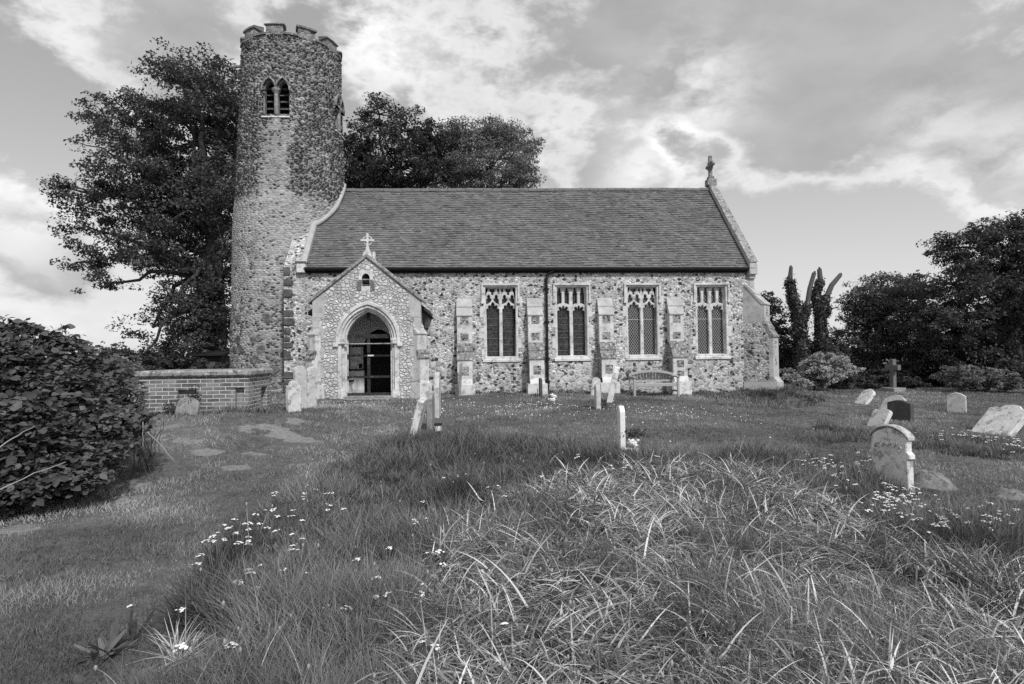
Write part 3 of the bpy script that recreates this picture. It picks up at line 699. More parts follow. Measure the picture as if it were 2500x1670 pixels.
# belfry openings: two pointed lights, shaft, louvres, pale sill
for a0, z0 in BELF[:2]:
    ca, sa = math.cos(a0), math.sin(a0); r0 = float(t_rad(11.)); ax = float(t_axis(11.)[0])
    def cv(p): return (ax+p[0]*ca-(-r0+p[1])*-sa*-1*-1 if False else ax+p[0]*ca+(r0-p[1])*sa, TY+p[0]*sa-(r0-p[1])*ca, p[2])
    mb = MB()
    for sx in (-.235, .235):
        mb.plate(arch(sx, .245, z0-.01, BZS, BZA+.01, 6), [arch(sx, .195, z0+.0, BZS, BZA-.07, 6)], .10, .22, .01, 0, cv)
        mb.plate(arch(sx, .29, BZS-.02, BZS, BZA+.08, 6), [arch(sx, .235, BZS-.02, BZS, BZA+.0, 6)], -.05, .1, .008, 1, cv)
    mb.add([cv(q) for q in [(-.47, .17, z0), (.47, .17, z0), (.47, .19, z0), (-.47, .19, z0)]], [(0, 1, 2, 3)], 2)
    fr = mb.build('belfry_window', ['headstone_shade', 'weathered_coping', 'black_iron'], tower)
    mb = MB(); mb.tube([cv((0, .05, z0)), cv((0, .05, BZS-.12))], .075, 10); mb.tube([cv((0, .05, BZS-.12)), cv((0, .05, BZS-.02)), cv((0, .05, BZS+.06))], [.085, .15, .16], 8)
    mb.build('shaft', 'headstone_shade', fr)
    mb = MB()
    for sx in (-.235, .235):
        for i in range(5):
            z = z0+.04+i*.25; mb.add([cv(q) for q in [(sx-.2, .33, z), (sx+.2, .33, z), (sx+.2, .50, z+.13), (sx-.2, .50, z+.13), (sx-.2, .33, z+.02), (sx+.2, .33, z+.02), (sx+.2, .50, z+.15), (sx-.2, .50, z+.15)]],
                    [(0, 1, 2, 3), (4, 5, 6, 7), (0, 1, 5, 4), (2, 3, 7, 6), (1, 2, 6, 5), (0, 3, 7, 4)])
    mb.build('louvre', 'louvre_wood', fr)
    mb = MB(); mb.add([cv(q) for q in [(-.5, -.06, z0-.14), (.5, -.06, z0-.14), (.46, .2, z0-.12), (-.46, .2, z0-.12), (-.5, -.05, z0-.09), (.5, -.05, z0-.09), (.46, .2, z0+.01), (-.46, .2, z0+.01)]],
           [(0, 1, 2, 3), (4, 5, 6, 7), (0, 1, 5, 4), (2, 3, 7, 6), (1, 2, 6, 5), (0, 3, 7, 4)]); mb.build('sill', 'ashlar', fr)
mb = MB(); a = -1.33; mb.tube([tower_pt(a, 12.75, -.2), tower_pt(a, 12.6, .40)], [.07, .05], 6); mb.build('waterspout', 'weathered_coping', tower)
# mortar fillet where tower and roof meet
pts = []
for a in np.linspace(.66, 1.66, 18):
    y = TY-2.06*math.cos(a)
    for _ in range(6):
        z = ZE+(min(y, 2*YR-y)-YW)*zsl+.06; r = float(t_rad(z)); y = TY-r*math.cos(a)
    pts.append((float(t_axis(z)[0])+(r+.015)*math.sin(a), y-.02, z+.03))
mb = MB(); mb.tube(pts, .085, 8); mb.build('mortar_fillet', 'mortar_fillet', church, smooth=True)

# ------------------------------------------------------------------ south porch
YP = 18.2; PXC = -2.84
PE, PA, PH = 3.36, 4.66, 1.62                              # eaves, apex, half width of the gable
za = .44
front = [(PXC-PH+.03, .1), (PXC+PH-.03, .1), (PXC+PH-.03, PE), (PXC, PA), (PXC-PH+.03, PE)]
AC = -2.815
nx = P(893, 690, YP).x
niche = arch(nx, .115, 3.78, 4.04, 4.17, 6)
mb = MB(); mb.plate(front, [arch(AC, .80, .05, 2.17, 3.15, 10), niche], YP, .42)
# side walls
mb.box(PXC-PH+.07, PXC-PH+.42, YP+.425, YW-.004, .1, 3.1, 0); mb.box(PXC+PH-.42, PXC+PH-.07, YP+.425, YW-.004, .1, 3.1, 0)
# dressed corners and kneeler stones
for s in (-1, 1):
    xe = PXC+s*(PH-.03)
    for i in range(9):
        z = .45+i*.30; wq = .20 if i % 2 else .32; a, b_ = sorted((xe-s*wq, xe+s*.01)); mb.box(a, b_, YP-.009, YP+.3, z, z+.285, 1)
    mb.prism([(0, PE-.35), (s*-.36, PE-.35), (s*-.36, PE+.25), (0, PE-.03)], (xe+s*.012, 0, 0), (1, 0, 0), (0, 0, 1), (0, 1, 0), YP-.012, YP+.3, 1)
porch = mb.build('porch', ['flint_cobble', 'ashlar_grey'], church)
# coping and cross
mb = MB()
for s in (-1, 1):
    d = (PA-PE)/PH
    for j, (t0, t1) in enumerate(((0, .06), (.06, .10))):
        ex = .06 if j == 0 else .02; xx = PXC+s*(PH+.10)
        mb.prism([(xx, PE-.10*d+t0-.02), (PXC, PA+t0), (PXC, PA+t1+.02), (xx, PE-.10*d+t1)], (0, 0, 0), (1, 0, 0), (0, 0, 1), (0, 1, 0), YP-ex-.01, YP+.42+ex)
cp = mb.build('coping', 'coping_stone', porch, bevel=.006)
mb = MB(); zc = PA+.08; cy = YP+.2
mb.prism([(-.15, zc-.10), (.15, zc-.10), (.10, zc+.12), (-.10, zc+.12)], (PXC, cy, 0), (1, 0, 0), (0, 0, 1), (0, 1, 0), -.12, .12)
mb.prism([(.16, zc-.12), (.24, zc-.16), (.23, zc+.12), (.16, zc+.10)], (PXC, cy, 0), (1, 0, 0), (0, 0, 1), (0, 1, 0), -.1, .1)
mb.prism([(-.075, zc+.12), (.075, zc+.12), (.05, zc+.2), (.033, zc+.3), (.030, zc+.62), (.036, zc+.68), (-.036, zc+.68), (-.030, zc+.62), (-.033, zc+.3), (-.05, zc+.2)], (PXC, cy, 0), (1, 0, 0), (0, 0, 1), (0, 1, 0), -.05, .05)
mb.prism([(-.20, zc+.435), (.20, zc+.435), (.20, zc+.495), (-.20, zc+.495)], (PXC, cy, 0), (1, 0, 0), (0, 0, 1), (0, 1, 0), -.048, .048)
mb.tube([(PXC+.135*math.cos(q), cy, zc+.465+.135*math.sin(q)) for q in np.linspace(0, 2*math.pi, 25)], .016, 6)
mb.build('gable_cross', 'ashlar', porch)
# arch mouldings, one inside the other
mb = MB()
def ring(h0, a0, h1, a1, z0, y, dep, bev, mi=0): mb.plate(arch(AC, h0, z0, 2.17, a0, 12), [arch(AC, h1, z0-.01, 2.17, a1, 12)], y, dep, bev, mi)
ring(.955, 3.335, .885, 3.255, 2.05, YP-.075, .12, .02)
ring(.905, 3.27, .80, 3.16, .42, YP-.018, .2, .02)
ring(.815, 3.175, .735, 3.10, .42, YP+.06, .2, .025)
ring(.75, 3.115, .68, 3.05, .42, YP+.14, .24, .03)
for s in (-1, 1):
    xx = AC+s*.77
    for (r, z0, z1) in ((.085, 2.08, 2.15), (.10, 2.15, 2.22), (.12, .42, .58), (.10, .58, .68)): mb.tube([(xx, YP+.05, z0), (xx, YP+.05, z1)], r, 8)
    mb.box(*sorted((AC+s*.87, AC+s*1.02)), YP-.09, YP+.05, 1.98, 2.08)
mb.build('arch', 'ashlar', porch)
mb = MB(); mb.plate([(nx-.21, 3.98), (nx+.21, 3.98), (nx+.21, 4.26), (nx-.21, 4.26)], [[(a, max(b, 3.99)) for a, b in arch(nx, .115, 3.7, 4.04, 4.17, 6)]], YP-.010, .2, .004)
for i in range(9):
    for s in (-1, 1): mb.box(*sorted((nx+s*.13, nx+s*(.24+.03*(i % 2)))), YP-.012, YP+.1, 3.64+i*.039, 3.67+i*.039, 1)
mb.box(nx-.13, nx+.13, YP-.008, YP+.1, 3.62, 3.79); mb.box(nx-.2, nx+.2, YP+.2, YP+.25, 3.7, 4.25, 2)
for z in (3.83, 3.92, 4.01): mb.box(nx-.12, nx+.12, YP+.12, YP+.2, z, z+.025, 3)
mb.build('niche', ['ashlar', 'tower_cap', 'dark_wood', 'mid_grey'], porch)
# porch roof with overhanging eaves
mb = MB(); d = (PA-PE)/PH
for s in (-1, 1):
    xo = PXC+s*1.84; zo = PA-.12-1.84*d
    mb.prism([(PXC, PA-.12), (xo, zo), (xo, zo-.10), (PXC, PA-.24)], (0, 0, 0), (1, 0, 0), (0, 0, 1), (0, 1, 0), YP+.43, YW-.006)
mb.build('porch_roof', 'dark_wood', porch)
for s in (-1, 1): mb = MB(); mb.tube([(PXC+s*(PH+.03), YP+.55, 3.0), (PXC+s*(PH+.03), YP+.55, .6)], .04, 8); mb.build('downpipe', 'black_iron', porch)
for s in (-1, 1):
    buttress((PXC+s*(PH-.25), YP+.25, 0), (s*s2, -s2, 0), .36, [(.52, .2, .52, .85, .06), (.52, .85, .46, .95, 0), (.46, .85, .46, 1.62, 0), (.46, 1.62, .36, 1.85, -.003), (.36, 1.85, .36, 2.35, 0), (.36, 2.35, .05, 2.75, -.003)],
             [], [(.46, 1.62, .36, 1.85), (.36, 2.35, .06, 2.72)], parent=porch, mats=('ashlar', 'flint_panel'), side_flint=False)
# inside: plastered back wall with a door, bench, tie beam
mb = MB(); mb.plate([(PXC-PH+.43, .42), (PXC+PH-.43, .42), (PXC+PH-.43, 3.3), (PXC-PH+.43, 3.3)], [arch(XD, .50, .41, 2.0, 2.6)], YW-.03, .025)
mb.box(PXC-PH+.425, PXC-PH+.44, YP+.43, YW-.035, .42, 3.1)
mb.build('plaster', 'plaster', porch)
mb = MB(); mb.box(XD-.56, XD+.56, YW+.22, YW+.28, .42, 2.7); mb.build('door', 'black_iron', porch)
mb = MB(); mb.box(PXC-PH+.445, PXC-PH+.78, YP+.6, YW-.04, .40, .84, 1); mb.box(PXC-PH+.445, PXC-PH+.82, YP+.6, YW-.04, .844, .90, 0); mb.build('bench', ['gate_wood', 'plaster'], porch)
mb = MB(); gyy = YP+.30
gxc = P(900, 900, gyy).x
z1, z2, z3 = P(900, 821, gyy).z, P(900, 868, gyy).z, P(900, 920, gyy).z
mb.box(AC-.69, AC+.69, gyy, gyy+.10, z1-.06, z1+.06); mb.box(gxc-.045, gxc+.045, gyy+.012, gyy+.08, .52, z1-.062); mb.box(gxc-.05, gxc+.05, gyy+.02, gyy+.09, z1+.062, 3.02)
for z in (z2, z3): mb.box(AC-.69, AC+.69, gyy-.02, gyy+.055, z-.032, z+.032)
mb.box(AC-.69, AC+.69, gyy, gyy+.05, .50, .57)
gate = mb.build('gate', ['gate_wood', 'black_iron'], porch)
q = P(905, 866, gyy-.03); mb = MB(); mb.box(q.x-.09, q.x+.09, gyy-.04, gyy-.022, z2-.02, z2+.022); mb.build('sign_plate', 'ceramic_white', gate)
mb = MB(); mb.box(AC-.72, AC+.72, YP-.12, YP+.5, .20, .49); mb.box(AC-.66, AC+.66, YP-.42, YP-.124, .20, .44); mb.build('step', 'headstone_shade', porch, bevel=.015)
mb = MB(); mb.box(PXC-PH+.4, PXC+PH-.4, YP+.5, YW, .2, .46); mb.build('porch_floor', 'ashlar', porch)
# notice board hanging in the porch
q0, q1 = P(852, 903, YW-.06), P(888.5, 845, YW-.06)
nb = empty('notice_board', ((q0.x+q1.x)/2, YW-.05, q0.z), 'framed notice board with pinned papers hanging inside the porch', 'notice board')
mb = MB(); mb.box(q0.x, q1.x, YW-.065, YW-.035, q0.z, q1.z); mb.build('board', 'board_grey', nb)
mb = MB()
for bx in ((q0.x-.03, q0.x+.02, q0.z-.03, q1.z+.03), (q1.x-.02, q1.x+.03, q0.z-.03, q1.z+.03), (q0.x+.021, q1.x-.021, q0.z-.03, q0.z+.02), (q0.x+.021, q1.x-.021, q1.z-.02, q1.z+.03)): mb.box(bx[0], bx[1], YW-.085, YW-.036, bx[2], bx[3])
mb.build('frame', 'black_iron', nb)
for (a, b_, c, d_, mt) in ((.25, .78, .72, .94, 'paper'), (.38, .62, .60, .67, 'paper'), (.36, .66, .46, .55, 'paper'), (.16, .5, .18, .36, 'paper'), (.66, .9, .05, .25, 'black_iron')):
    wv, hv = q1.x-q0.x, q1.z-q0.z; mb = MB(); mb.box(q0.x+a*wv, q0.x+b_*wv, YW-.071, YW-.0655, q0.z+c*hv, q0.z+d_*hv); mb.build('pinned_paper', mt, nb)
# ------------------------------------------------------------------ leaves, trees and shrubs
def unit(n):
    v = rng.normal(size=(n, 3)); return v/np.linalg.norm(v, axis=1, keepdims=True)
def leaf_quads(cent, nrm, size, fold=.25, aspect=.55):
    """one kite-shaped leaf of two folded faces per centre; returns verts, quad faces"""
    n = len(cent); t = np.cross(nrm, unit(n)); t /= np.linalg.norm(t, axis=1, keepdims=True)+1e-9; b = np.cross(nrm, t); size = size[:, None]
    a = cent-t*size*.5; c = cent+t*size*.5; m = cent-t*size*.06
    l = m+b*size*aspect*.5+nrm*size*fold*.5; r = m-b*size*aspect*.5+nrm*size*fold*.5
    v = np.stack([a, r, c, l], 1).reshape(-1, 3)
    return v, np.arange(4*n).reshape(n, 4)
def bend(p0, p1, up, n=7, jit=.05):
    p0, p1 = Vector(p0), Vector(p1); L = (p1-p0).length; o = []
    for i in range(n+1):
        t = i/n; o.append(p0.lerp(p1, t)+Vector((0, 0, up*L*math.sin(math.pi*t)))+(Vector(unit(1)[0])*jit*L*math.sin(math.pi*t) if 0 < i < n else Vector((0, 0, 0))))
    return o
def tree(name, label, cat, base, blobs, leaf_mat, nleaf, lsize, tr, fork, group=None, dY=3., clump=.75, limbs=True, bark='bark', wood_name='trunk', up=.7, twig=.30, seed=0, lean=(0, 0), density=None):
    """blobs: crown masses as (x, y, z, rx, ry, rz) in metres"""
    global rng
    rng = np.random.default_rng(100+seed); random.seed(100+seed)
    root = empty(name, base, label, cat, group)
    B = np.array(blobs, float); wgt = (B[:, 3]*B[:, 5])**1.0*(B[:, 4])**.5; wgt /= wgt.sum()
    ncl = max(40, nleaf//75); bi = rng.choice(len(B), ncl, p=wgt)
    d = unit(ncl); rad = rng.uniform(.25, 1.0, ncl)**(.5)
    stick = rng.random(ncl) < twig; rad = np.where(stick, rng.uniform(.95, 1.22, ncl), rad)
    cc = B[bi, :3]+d*B[bi, 3:6]*rad[:, None]
    cr = clump*rng.uniform(.5, 1.1, ncl)*np.where(stick, .6, .85)
    per = rng.poisson(nleaf/ncl*np.where(stick, .45, 1.1)); ci = np.repeat(np.arange(ncl), per); n = len(ci)
    off = unit(n)*(rng.random(n)**.45)[:, None]*np.array([.95, .95, .48]); off[:, 2] -= .25*(off[:, 0]**2+off[:, 1]**2); p = cc[ci]+off*cr[ci][:, None]
    nr = .9*unit(n)+np.array([0, 0, up])+.5*d[ci]; nr /= np.linalg.norm(nr, axis=1, keepdims=True)
    cs = rng.random(ncl); sh = np.repeat(np.clip(.6*cs[ci]+.4*rng.random(n), 0, 1), 4)
    v, f = leaf_quads(p, nr, lsize*rng.uniform(.6, 1.3, n))
    np_mesh('crown', v, f, leaf_mat, sh, root)
    mb = MB(); base = Vector(base); top = Vector(fork)
    pts = bend(base-Vector((0, 0, .3)), top, 0, 6, .015); mb.tube(pts, [tr*q for q in (1.35, 1.08, 1., .94, .88, .82, .76)], 10)
    if limbs:
        for (x, y, z, rx, ry, rz) in blobs:
            c = Vector((x, y, z)); t0 = random.uniform(.55, 1.); st = base.lerp(top, t0) if c.z < top.z+1 else top
            r0 = tr*.42*min(1, (rx*rz)**.5/2+.3); q = bend(st, c, .06, 7, .05); mb.tube(q, np.linspace(r0, r0*.3, 8), 6)
        js = rng.choice(ncl, min(ncl, 150), replace=False)
        for j in js:
            x, y, z, rx, ry, rz = blobs[bi[j]]; c = Vector((x, y, z)); e = Vector(cc[j]); q = bend(c, e, .05, 4, .08); mb.tube(q, np.linspace(tr*.13, .012, 5), 4, 0, False)
    mb.build(wood_name, bark, root, smooth=True)
    return root
S0 = 2500/2347
def vb(lst, Y, jit, seed=1):                               # crown masses measured in the photo at the tree's own distance
    r = random.Random(seed); o = []
    for (x, y, rx, ry) in lst:
        yy = Y+r.uniform(-jit, jit); q = P(x*S0, y*S0, yy); k = S0*yy/FPX; o.append((q.x, q.y, q.z, rx*k, min(rx, ry)*k*1.2+.6, ry*k))
    return o
YT = 32.
oak = [(450, 210, 95, 75), (310, 290, 90, 65), (460, 330, 120, 100), (300, 380, 85, 70), (190, 440, 65, 26), (125, 428, 22, 14), (330, 480, 140, 55), (190, 515, 55, 20), (270, 560, 90, 40), (200, 600, 42, 24), (240, 650, 50, 26),
       (440, 480, 100, 90), (420, 590, 100, 50), (360, 585, 70, 36), (450, 720, 80, 60), (350, 750, 65, 34), (330, 812, 55, 30), (440, 815, 90, 34), (500, 250, 60, 90), (505, 640, 40, 140), (400, 160, 40, 28), (515, 165, 35, 24), (560, 300, 60, 80), (560, 600, 40, 90), (520, 420, 60, 70), (470, 660, 70, 50), (400, 690, 50, 40), (480, 770, 60, 50)]
tb = P(523, 895, YT); tree('oak_tree', 'tall spreading oak tree with dense dark crown beside the round tower', 'tree', (tb.x, YT, float(gz(tb.x, YT))), vb(oak, YT, 2.2), 'oak_leaf', 118000, .165, .52, P(525, 560, YT), clump=.95, seed=1, twig=.34)
YB = 33.
ta = [(870, 262, 55, 36), (840, 330, 70, 50), (945, 300, 62, 42), (920, 385, 95, 55), (810, 380, 45, 66), (1000, 330, 52, 48), (860, 420, 90, 40), (900, 500, 110, 60)]
q = P(915, 860, YB); tree('dark_tree', 'dark leafy tree behind the roof, next to the tower', 'tree', (q.x, YB, float(gz(q.x, YB))), vb(ta, YB, 1.6, 2), 'dark_leaf', 42000, .165, .35, P(925, 560, YB), 'trees behind the nave', clump=.85, seed=2, twig=.4)
tbp = [(1090, 315, 60, 40), (1030, 330, 50, 46), (1140, 310, 60, 36), (1000, 390, 60, 50), (1185, 335, 52, 46), (1120, 385, 105, 55), (1195, 410, 42, 42), (1050, 410, 55, 36), (1150, 300, 26, 18), (1110, 480, 110, 60)]
q = P(1190, 860, YB+1.5); tree('feathery_tree', 'paler feathery tree behind the middle of the roof', 'tree', (q.x, YB+1.5, float(gz(q.x, YB+1.5))), vb(tbp, YB+1.5, 1.6, 3), 'pale_leaf', 56000, .14, .32, P(1190, 560, YB+1.5), 'trees behind the nave', clump=.8, seed=3)
# right-hand side
YI = 29.
tc = [(1768, 730, 30, 48), (1785, 800, 45, 45), (1750, 700, 20, 28), (1838, 815, 42, 46), (1890, 820, 40, 44), (1865, 870, 70, 30)]
q = P(1885, 900, YI+3); tree('small_tree', 'small round tree behind the east end of the church, left of the dead trunks', 'tree', (q.x-.3, YI+3, float(gz(q.x, YI+3))), vb(tc, YI+3, .8, 4), 'dark_leaf', 26000, .15, .16, P(1880, 800, YI+3), 'trees on the right of the church', clump=.6, seed=4)
td = [(1985, 700, 52, 40), (2025, 695, 85, 50), (2080, 680, 60, 42), (1985, 780, 72, 60), (2070, 780, 85, 60), (1975, 655, 20, 14), (2020, 640, 30, 14), (2060, 645, 22, 14), (1940, 830, 60, 36), (2050, 850, 90, 40)]
q = P(2140, 905, 31); tree('bushy_tree', 'mid grey bushy tree between the dead trunks and the big dark tree', 'tree', (q.x, 31, float(gz(q.x, 31))), vb(td, 31, 1.3, 5), 'grey_shrub_leaf', 52000, .14, .25, P(2145, 780, 31), 'trees on the right of the church', clump=.75, seed=5)
te = [(2250, 570, 110, 62), (2120, 740, 55, 50), (2160, 790, 70, 50), (2240, 810, 80, 50), (2350, 690, 90, 60), (2420, 830, 90, 60), (2380, 780, 70, 60), (2330, 530, 80, 40), (2180, 650, 60, 54), (2280, 670, 130, 70), (2190, 750, 100, 56), (2320, 770, 110, 60), (2135, 830, 55, 40), (2200, 830, 80, 36), (2400, 620, 90, 90), (2460, 760, 110, 90), (2310, 840, 50, 26)]
q = P(2475, 965, 26); tree('big_dark_tree', 'big very dark tree at the right edge, branches hanging low over the graves', 'tree', (q.x, 26, float(gz(q.x, 26))), vb(te, 26, 1.8, 6), 'dark_leaf', 115000, .15, .42, P(2470, 760, 26), 'trees on the right of the church', clump=.75, seed=6, twig=.36)
# two broken, ivy-clad trunks
def ivy_trunk(label, base, limbs, seed):
    global rng
    rng = np.random.default_rng(seed); random.seed(seed)
    q = P(base[0], base[1], YI); root = empty('dead_tree', (q.x, YI, float(gz(q.x, YI))), label, 'tree', 'ivy clad dead trunks right of the church')
    mb = MB(); pl = []; ml = []
    for pts, rads in limbs:
        pp = [P(a*S0, b*S0, YI+(i*.06)) for i, (a, b) in enumerate(pts)]; mb.tube(pp, [r*.8 for r in rads], 9); n = len(pp)
        e = pp[-1]; dr = (pp[-1]-pp[-2]).normalized()
        for j in range(4): mb.tube([e+Vector(unit(1)[0])*rads[-1]*.5, e+dr*random.uniform(.04, .16)+Vector(unit(1)[0])*.03], [rads[-1]*.45, .015], 4)   # splintered end
        pl.append((pp, rads))
    mb.build('trunk', 'dead_wood', root)
    cen = []
    for pp, rads in pl:
        for i in range(len(pp)-1):
            if rads[i] < .19 and i > 0: continue
            m = int(1300*(pp[i+1]-pp[i]).length); t = rng.random(m)[:, None]; c = np.array(pp[i])*(1-t)+np.array(pp[i+1])*t; d = unit(m); r = rads[i]*.8*(.8+.6*fbm(c[:, 2]*2.2+seed, c[:, 0]*2.2, 5, 2))+rng.exponential(.045, m)
            cen.append(np.concatenate([c+d*r[:, None], d], 1))
    cen = np.concatenate(cen); v, f = leaf_quads(cen[:, :3], cen[:, 3:]+.5*unit(len(cen)), .11*rng.uniform(.6, 1.3, len(cen)), .2, .8)
    np_mesh('ivy', v, f, 'ivy_leaf', np.repeat(rng.random(len(cen)), 4), root)
ivy_trunk('broken ivy clad dead trunk nearer the church, with a short side stub', (1955, 960), [([(1840, 900), (1838, 790), (1830, 730), (1816, 680), (1810, 645), (1813, 612)], (.40, .36, .30, .22, .16, .11)), ([(1836, 745), (1850, 700), (1856, 660), (1866, 626)], (.22, .16, .14, .13))], 31)
ivy_trunk('broken ivy clad dead trunk with a long bare limb stretching right', (2005, 960), [([(1886, 900), (1884, 790), (1878, 710), (1870, 675), (1880, 645), (1878, 617)], (.36, .32, .26, .19, .17, .14)), ([(1884, 720), (1894, 682), (1906, 654), (1926, 630)], (.22, .18, .16, .13)), ([(1886, 735), (1902, 708), (1914, 706)], (.09, .05, .03))], 32)
# shrubs under the trees
def shrub(name, label, masses, Y, mat, n, ls, seed, group=None, clump=.35, cat='shrub'):
    b = vb(masses, Y, .5, seed); x = b[0][0]
    return tree(name, label, cat, (x, Y, float(gz(x, Y))), b, mat, n, ls, .05, (x, Y, float(gz(x, Y))+.6), group, clump=clump, seed=seed, bark='twig', wood_name='stems', twig=.3)
shrub('pale_shrub', 'pale leaved rounded shrub just right of the church corner', [(1870, 855, 50, 30), (1900, 830, 46, 26), (1840, 872, 36, 18), (1930, 850, 30, 22)], 25., 'light_shrub_leaf', 13000, .11, 41, None, .32)
shrub('grey_shrub', 'low greyish shrub under the big dark tree', [(2230, 868, 50, 26), (2290, 872, 50, 24), (2190, 858, 30, 22)], 23., 'pale_leaf', 9000, .12, 42, None, .32)
shrub('dark_undergrowth', 'low dark undergrowth between the pale shrub and the stone cross', [(1960, 880, 60, 18), (2010, 870, 40, 26), (2060, 876, 50, 24), (1900, 890, 40, 10)], 26.5, 'dark_leaf', 12000, .13, 43, 'undergrowth along the churchyard edge')
shrub('dark_undergrowth', 'low dark undergrowth behind the stone cross and grey headstone', [(2130, 876, 60, 28), (2200, 890, 70, 22), (2090, 850, 40, 30)], 27., 'dark_leaf', 12000, .13, 44, 'undergrowth along the churchyard edge')
shrub('dark_undergrowth', 'low dark undergrowth at the right edge below the big tree', [(2290, 890, 60, 22), (2350, 880, 60, 36), (2420, 885, 60, 36)], 25., 'dark_leaf', 11000, .13, 45, 'undergrowth along the churchyard edge')
shrub('dark_hedge', 'dark hedge under the oak, seen behind the brick tomb', [(300, 835, 50, 30), (370, 840, 50, 34), (430, 845, 40, 30), (230, 815, 50, 26), (500, 850, 40, 20)], 27., 'dark_leaf', 15000, .14, 46, None, .4, 'hedge')
shrub('light_bush', 'small light bush behind the bramble, near the pointed headstone', [(262, 838, 26, 24), (285, 850, 16, 14)], 14., 'pale_leaf', 4500, .075, 47, None, .2, 'bush')

# ------------------------------------------------------------------ bramble on the left
def ovate(cent, nrm, tdir, size):
    n = len(cent); t = tdir-nrm*(tdir*nrm).sum(1, keepdims=True); t /= np.linalg.norm(t, axis=1, keepdims=True)+1e-9; b = np.cross(nrm, t); s = size[:, None]
    prof = [(0, 0), (.18, .27), (.45, .36), (.75, .22), (1.0, 0)]; cols = []
    for u, wd in prof:
        mid = cent+t*s*u+nrm*s*(-.10*u*u); cols.append((mid, mid+b*s*wd+nrm*s*(.10*wd/.36-.05), mid-b*s*wd+nrm*s*(.10*wd/.36-.05)))
    # verts: mids 0..4, left 5..7, right 8..10
    v = np.stack([c[0] for c in cols]+[cols[i][1] for i in (1, 2, 3)]+[cols[i][2] for i in (1, 2, 3)], 1)
    fq = np.array([(0, 1, 5, 5), (1, 2, 6, 5), (2, 3, 7, 6), (3, 4, 7, 7), (0, 8, 1, 1), (1, 8, 9, 2), (2, 9, 10, 3), (3, 10, 4, 4)])
    return v.reshape(-1, 3), fq, n
def np_poly(name, v, faces, mat, sh, parent=None, smooth=False):
    faces = np.asarray(faces); tri = faces[:, 2] == faces[:, 3]
    tr = np.concatenate([faces[tri][:, :3], faces[~tri][:, [0, 1, 2]], faces[~tri][:, [0, 2, 3]]])
    return np_mesh(name, v, tr, mat, sh, parent, smooth)
rng = np.random.default_rng(55); random.seed(55)
bb = [(60, 800, 75, 60, 8.2), (150, 830, 65, 55, 8.4), (20, 870, 90, 90, 7.6), (130, 910, 110, 75, 7.8), (250, 905, 60, 45, 8.8), (60, 990, 110, 90, 6.9), (200, 985, 90, 60, 7.7), (290, 960, 55, 38, 8.4), (40, 1060, 100, 60, 6.7), (150, 1060, 80, 50, 7.0), (320, 965, 26, 18, 8.4),
      (-60, 930, 100, 140, 7.2), (240, 860, 40, 30, 9.0), (30, 1110, 110, 50, 6.6), (150, 1090, 90, 50, 6.9), (240, 1040, 50, 40, 7.4), (-40, 1110, 90, 60, 6.5), (-180, 940, 110, 130, 7.4), (-180, 1060, 110, 90, 7.0), (-320, 960, 120, 120, 7.6), (-320, 1070, 110, 90, 7.2)]
base = P(60, 1235, 7.2); root = empty('bramble_bush', (base.x, 7.2, float(gz(base.x, 7.2))), 'large dark bramble bush spilling over the grass at the left edge', 'bush')
BL = np.array([(*P(x*S0, y*S0, Y), rx*S0*Y/FPX, min(rx, ry)*S0*Y/FPX+.35, ry*S0*Y/FPX) for x, y, rx, ry, Y in bb])
wt = BL[:, 3]*BL[:, 5]; nt = 15500; bi = rng.choice(len(BL), nt, p=wt/wt.sum()); d = unit(nt); d[:, 1] = np.where(rng.random(nt) < .7, -np.abs(d[:, 1]), d[:, 1])
rr = rng.uniform(.45, 1.06, nt)**.5; tw = BL[bi, :3]+d*BL[bi, 3:6]*rr[:, None]
tw = tw[tw[:, 2] > gz(tw[:, 0], tw[:, 1])+.03]; nt = len(tw)
# shoots standing above the outline
sp = [(75, 745, 8.1), (62, 733, 8.2), (100, 752, 8.4), (150, 750, 8.3), (120, 765, 8.1), (180, 780, 8.5), (230, 790, 8.8), (255, 792, 9.0), (20, 735, 8.0), (5, 728, 7.9), (205, 800, 8.7), (140, 742, 8.2), (40, 742, 8.0), (265, 812, 8.9)]
shoots = []
mbs = MB()
for i in range(26):
    x = random.uniform(-20, 300); y = 742+.00075*max(x-40, 0)**2+.12*max(x, 0)+random.uniform(-14, 30); sp.append((x, y, 8.0+x/300))
for x, y, Y in sp:
    tip = P(x*S0, y*S0, Y); rt = tip+Vector((random.uniform(-.1, .15), random.uniform(-.1, .1), -.65)); mbs.tube(bend(rt, tip, .02, 5, .03), np.linspace(.009, .004, 6), 5)
    for t in np.linspace(.35, 1., 8): shoots.append(np.array(rt.lerp(tip, t))+rng.normal(size=3)*.025)
tw = np.concatenate([tw, np.array(shoots)]); nt = len(tw)
k3 = np.repeat(np.arange(nt), 3); n = len(k3); az = rng.uniform(0, 2*math.pi, nt)[k3]+np.tile([-1.15, 0, 1.15], nt)
td = np.stack([np.cos(az), np.sin(az), rng.uniform(-.55, .15, n)], -1); nr = np.tile([0, -.25, 1.], (n, 1))+.45*rng.normal(size=(n, 3)); nr /= np.linalg.norm(nr, axis=1, keepdims=True)
v, fq, n = ovate(tw[k3]+td*.015, nr, td, (.042+.075*rng.random(nt)**1.3)[k3]*np.tile([.85, 1.1, .85], nt))
fa = (np.arange(n)*11)[:, None, None]+fq[None]; np_poly('foliage', v, fa.reshape(-1, 4), 'bramble_leaf', np.repeat(np.clip(rng.random(nt)[k3]*.7+.3*rng.random(n), 0, 1), 11), root)
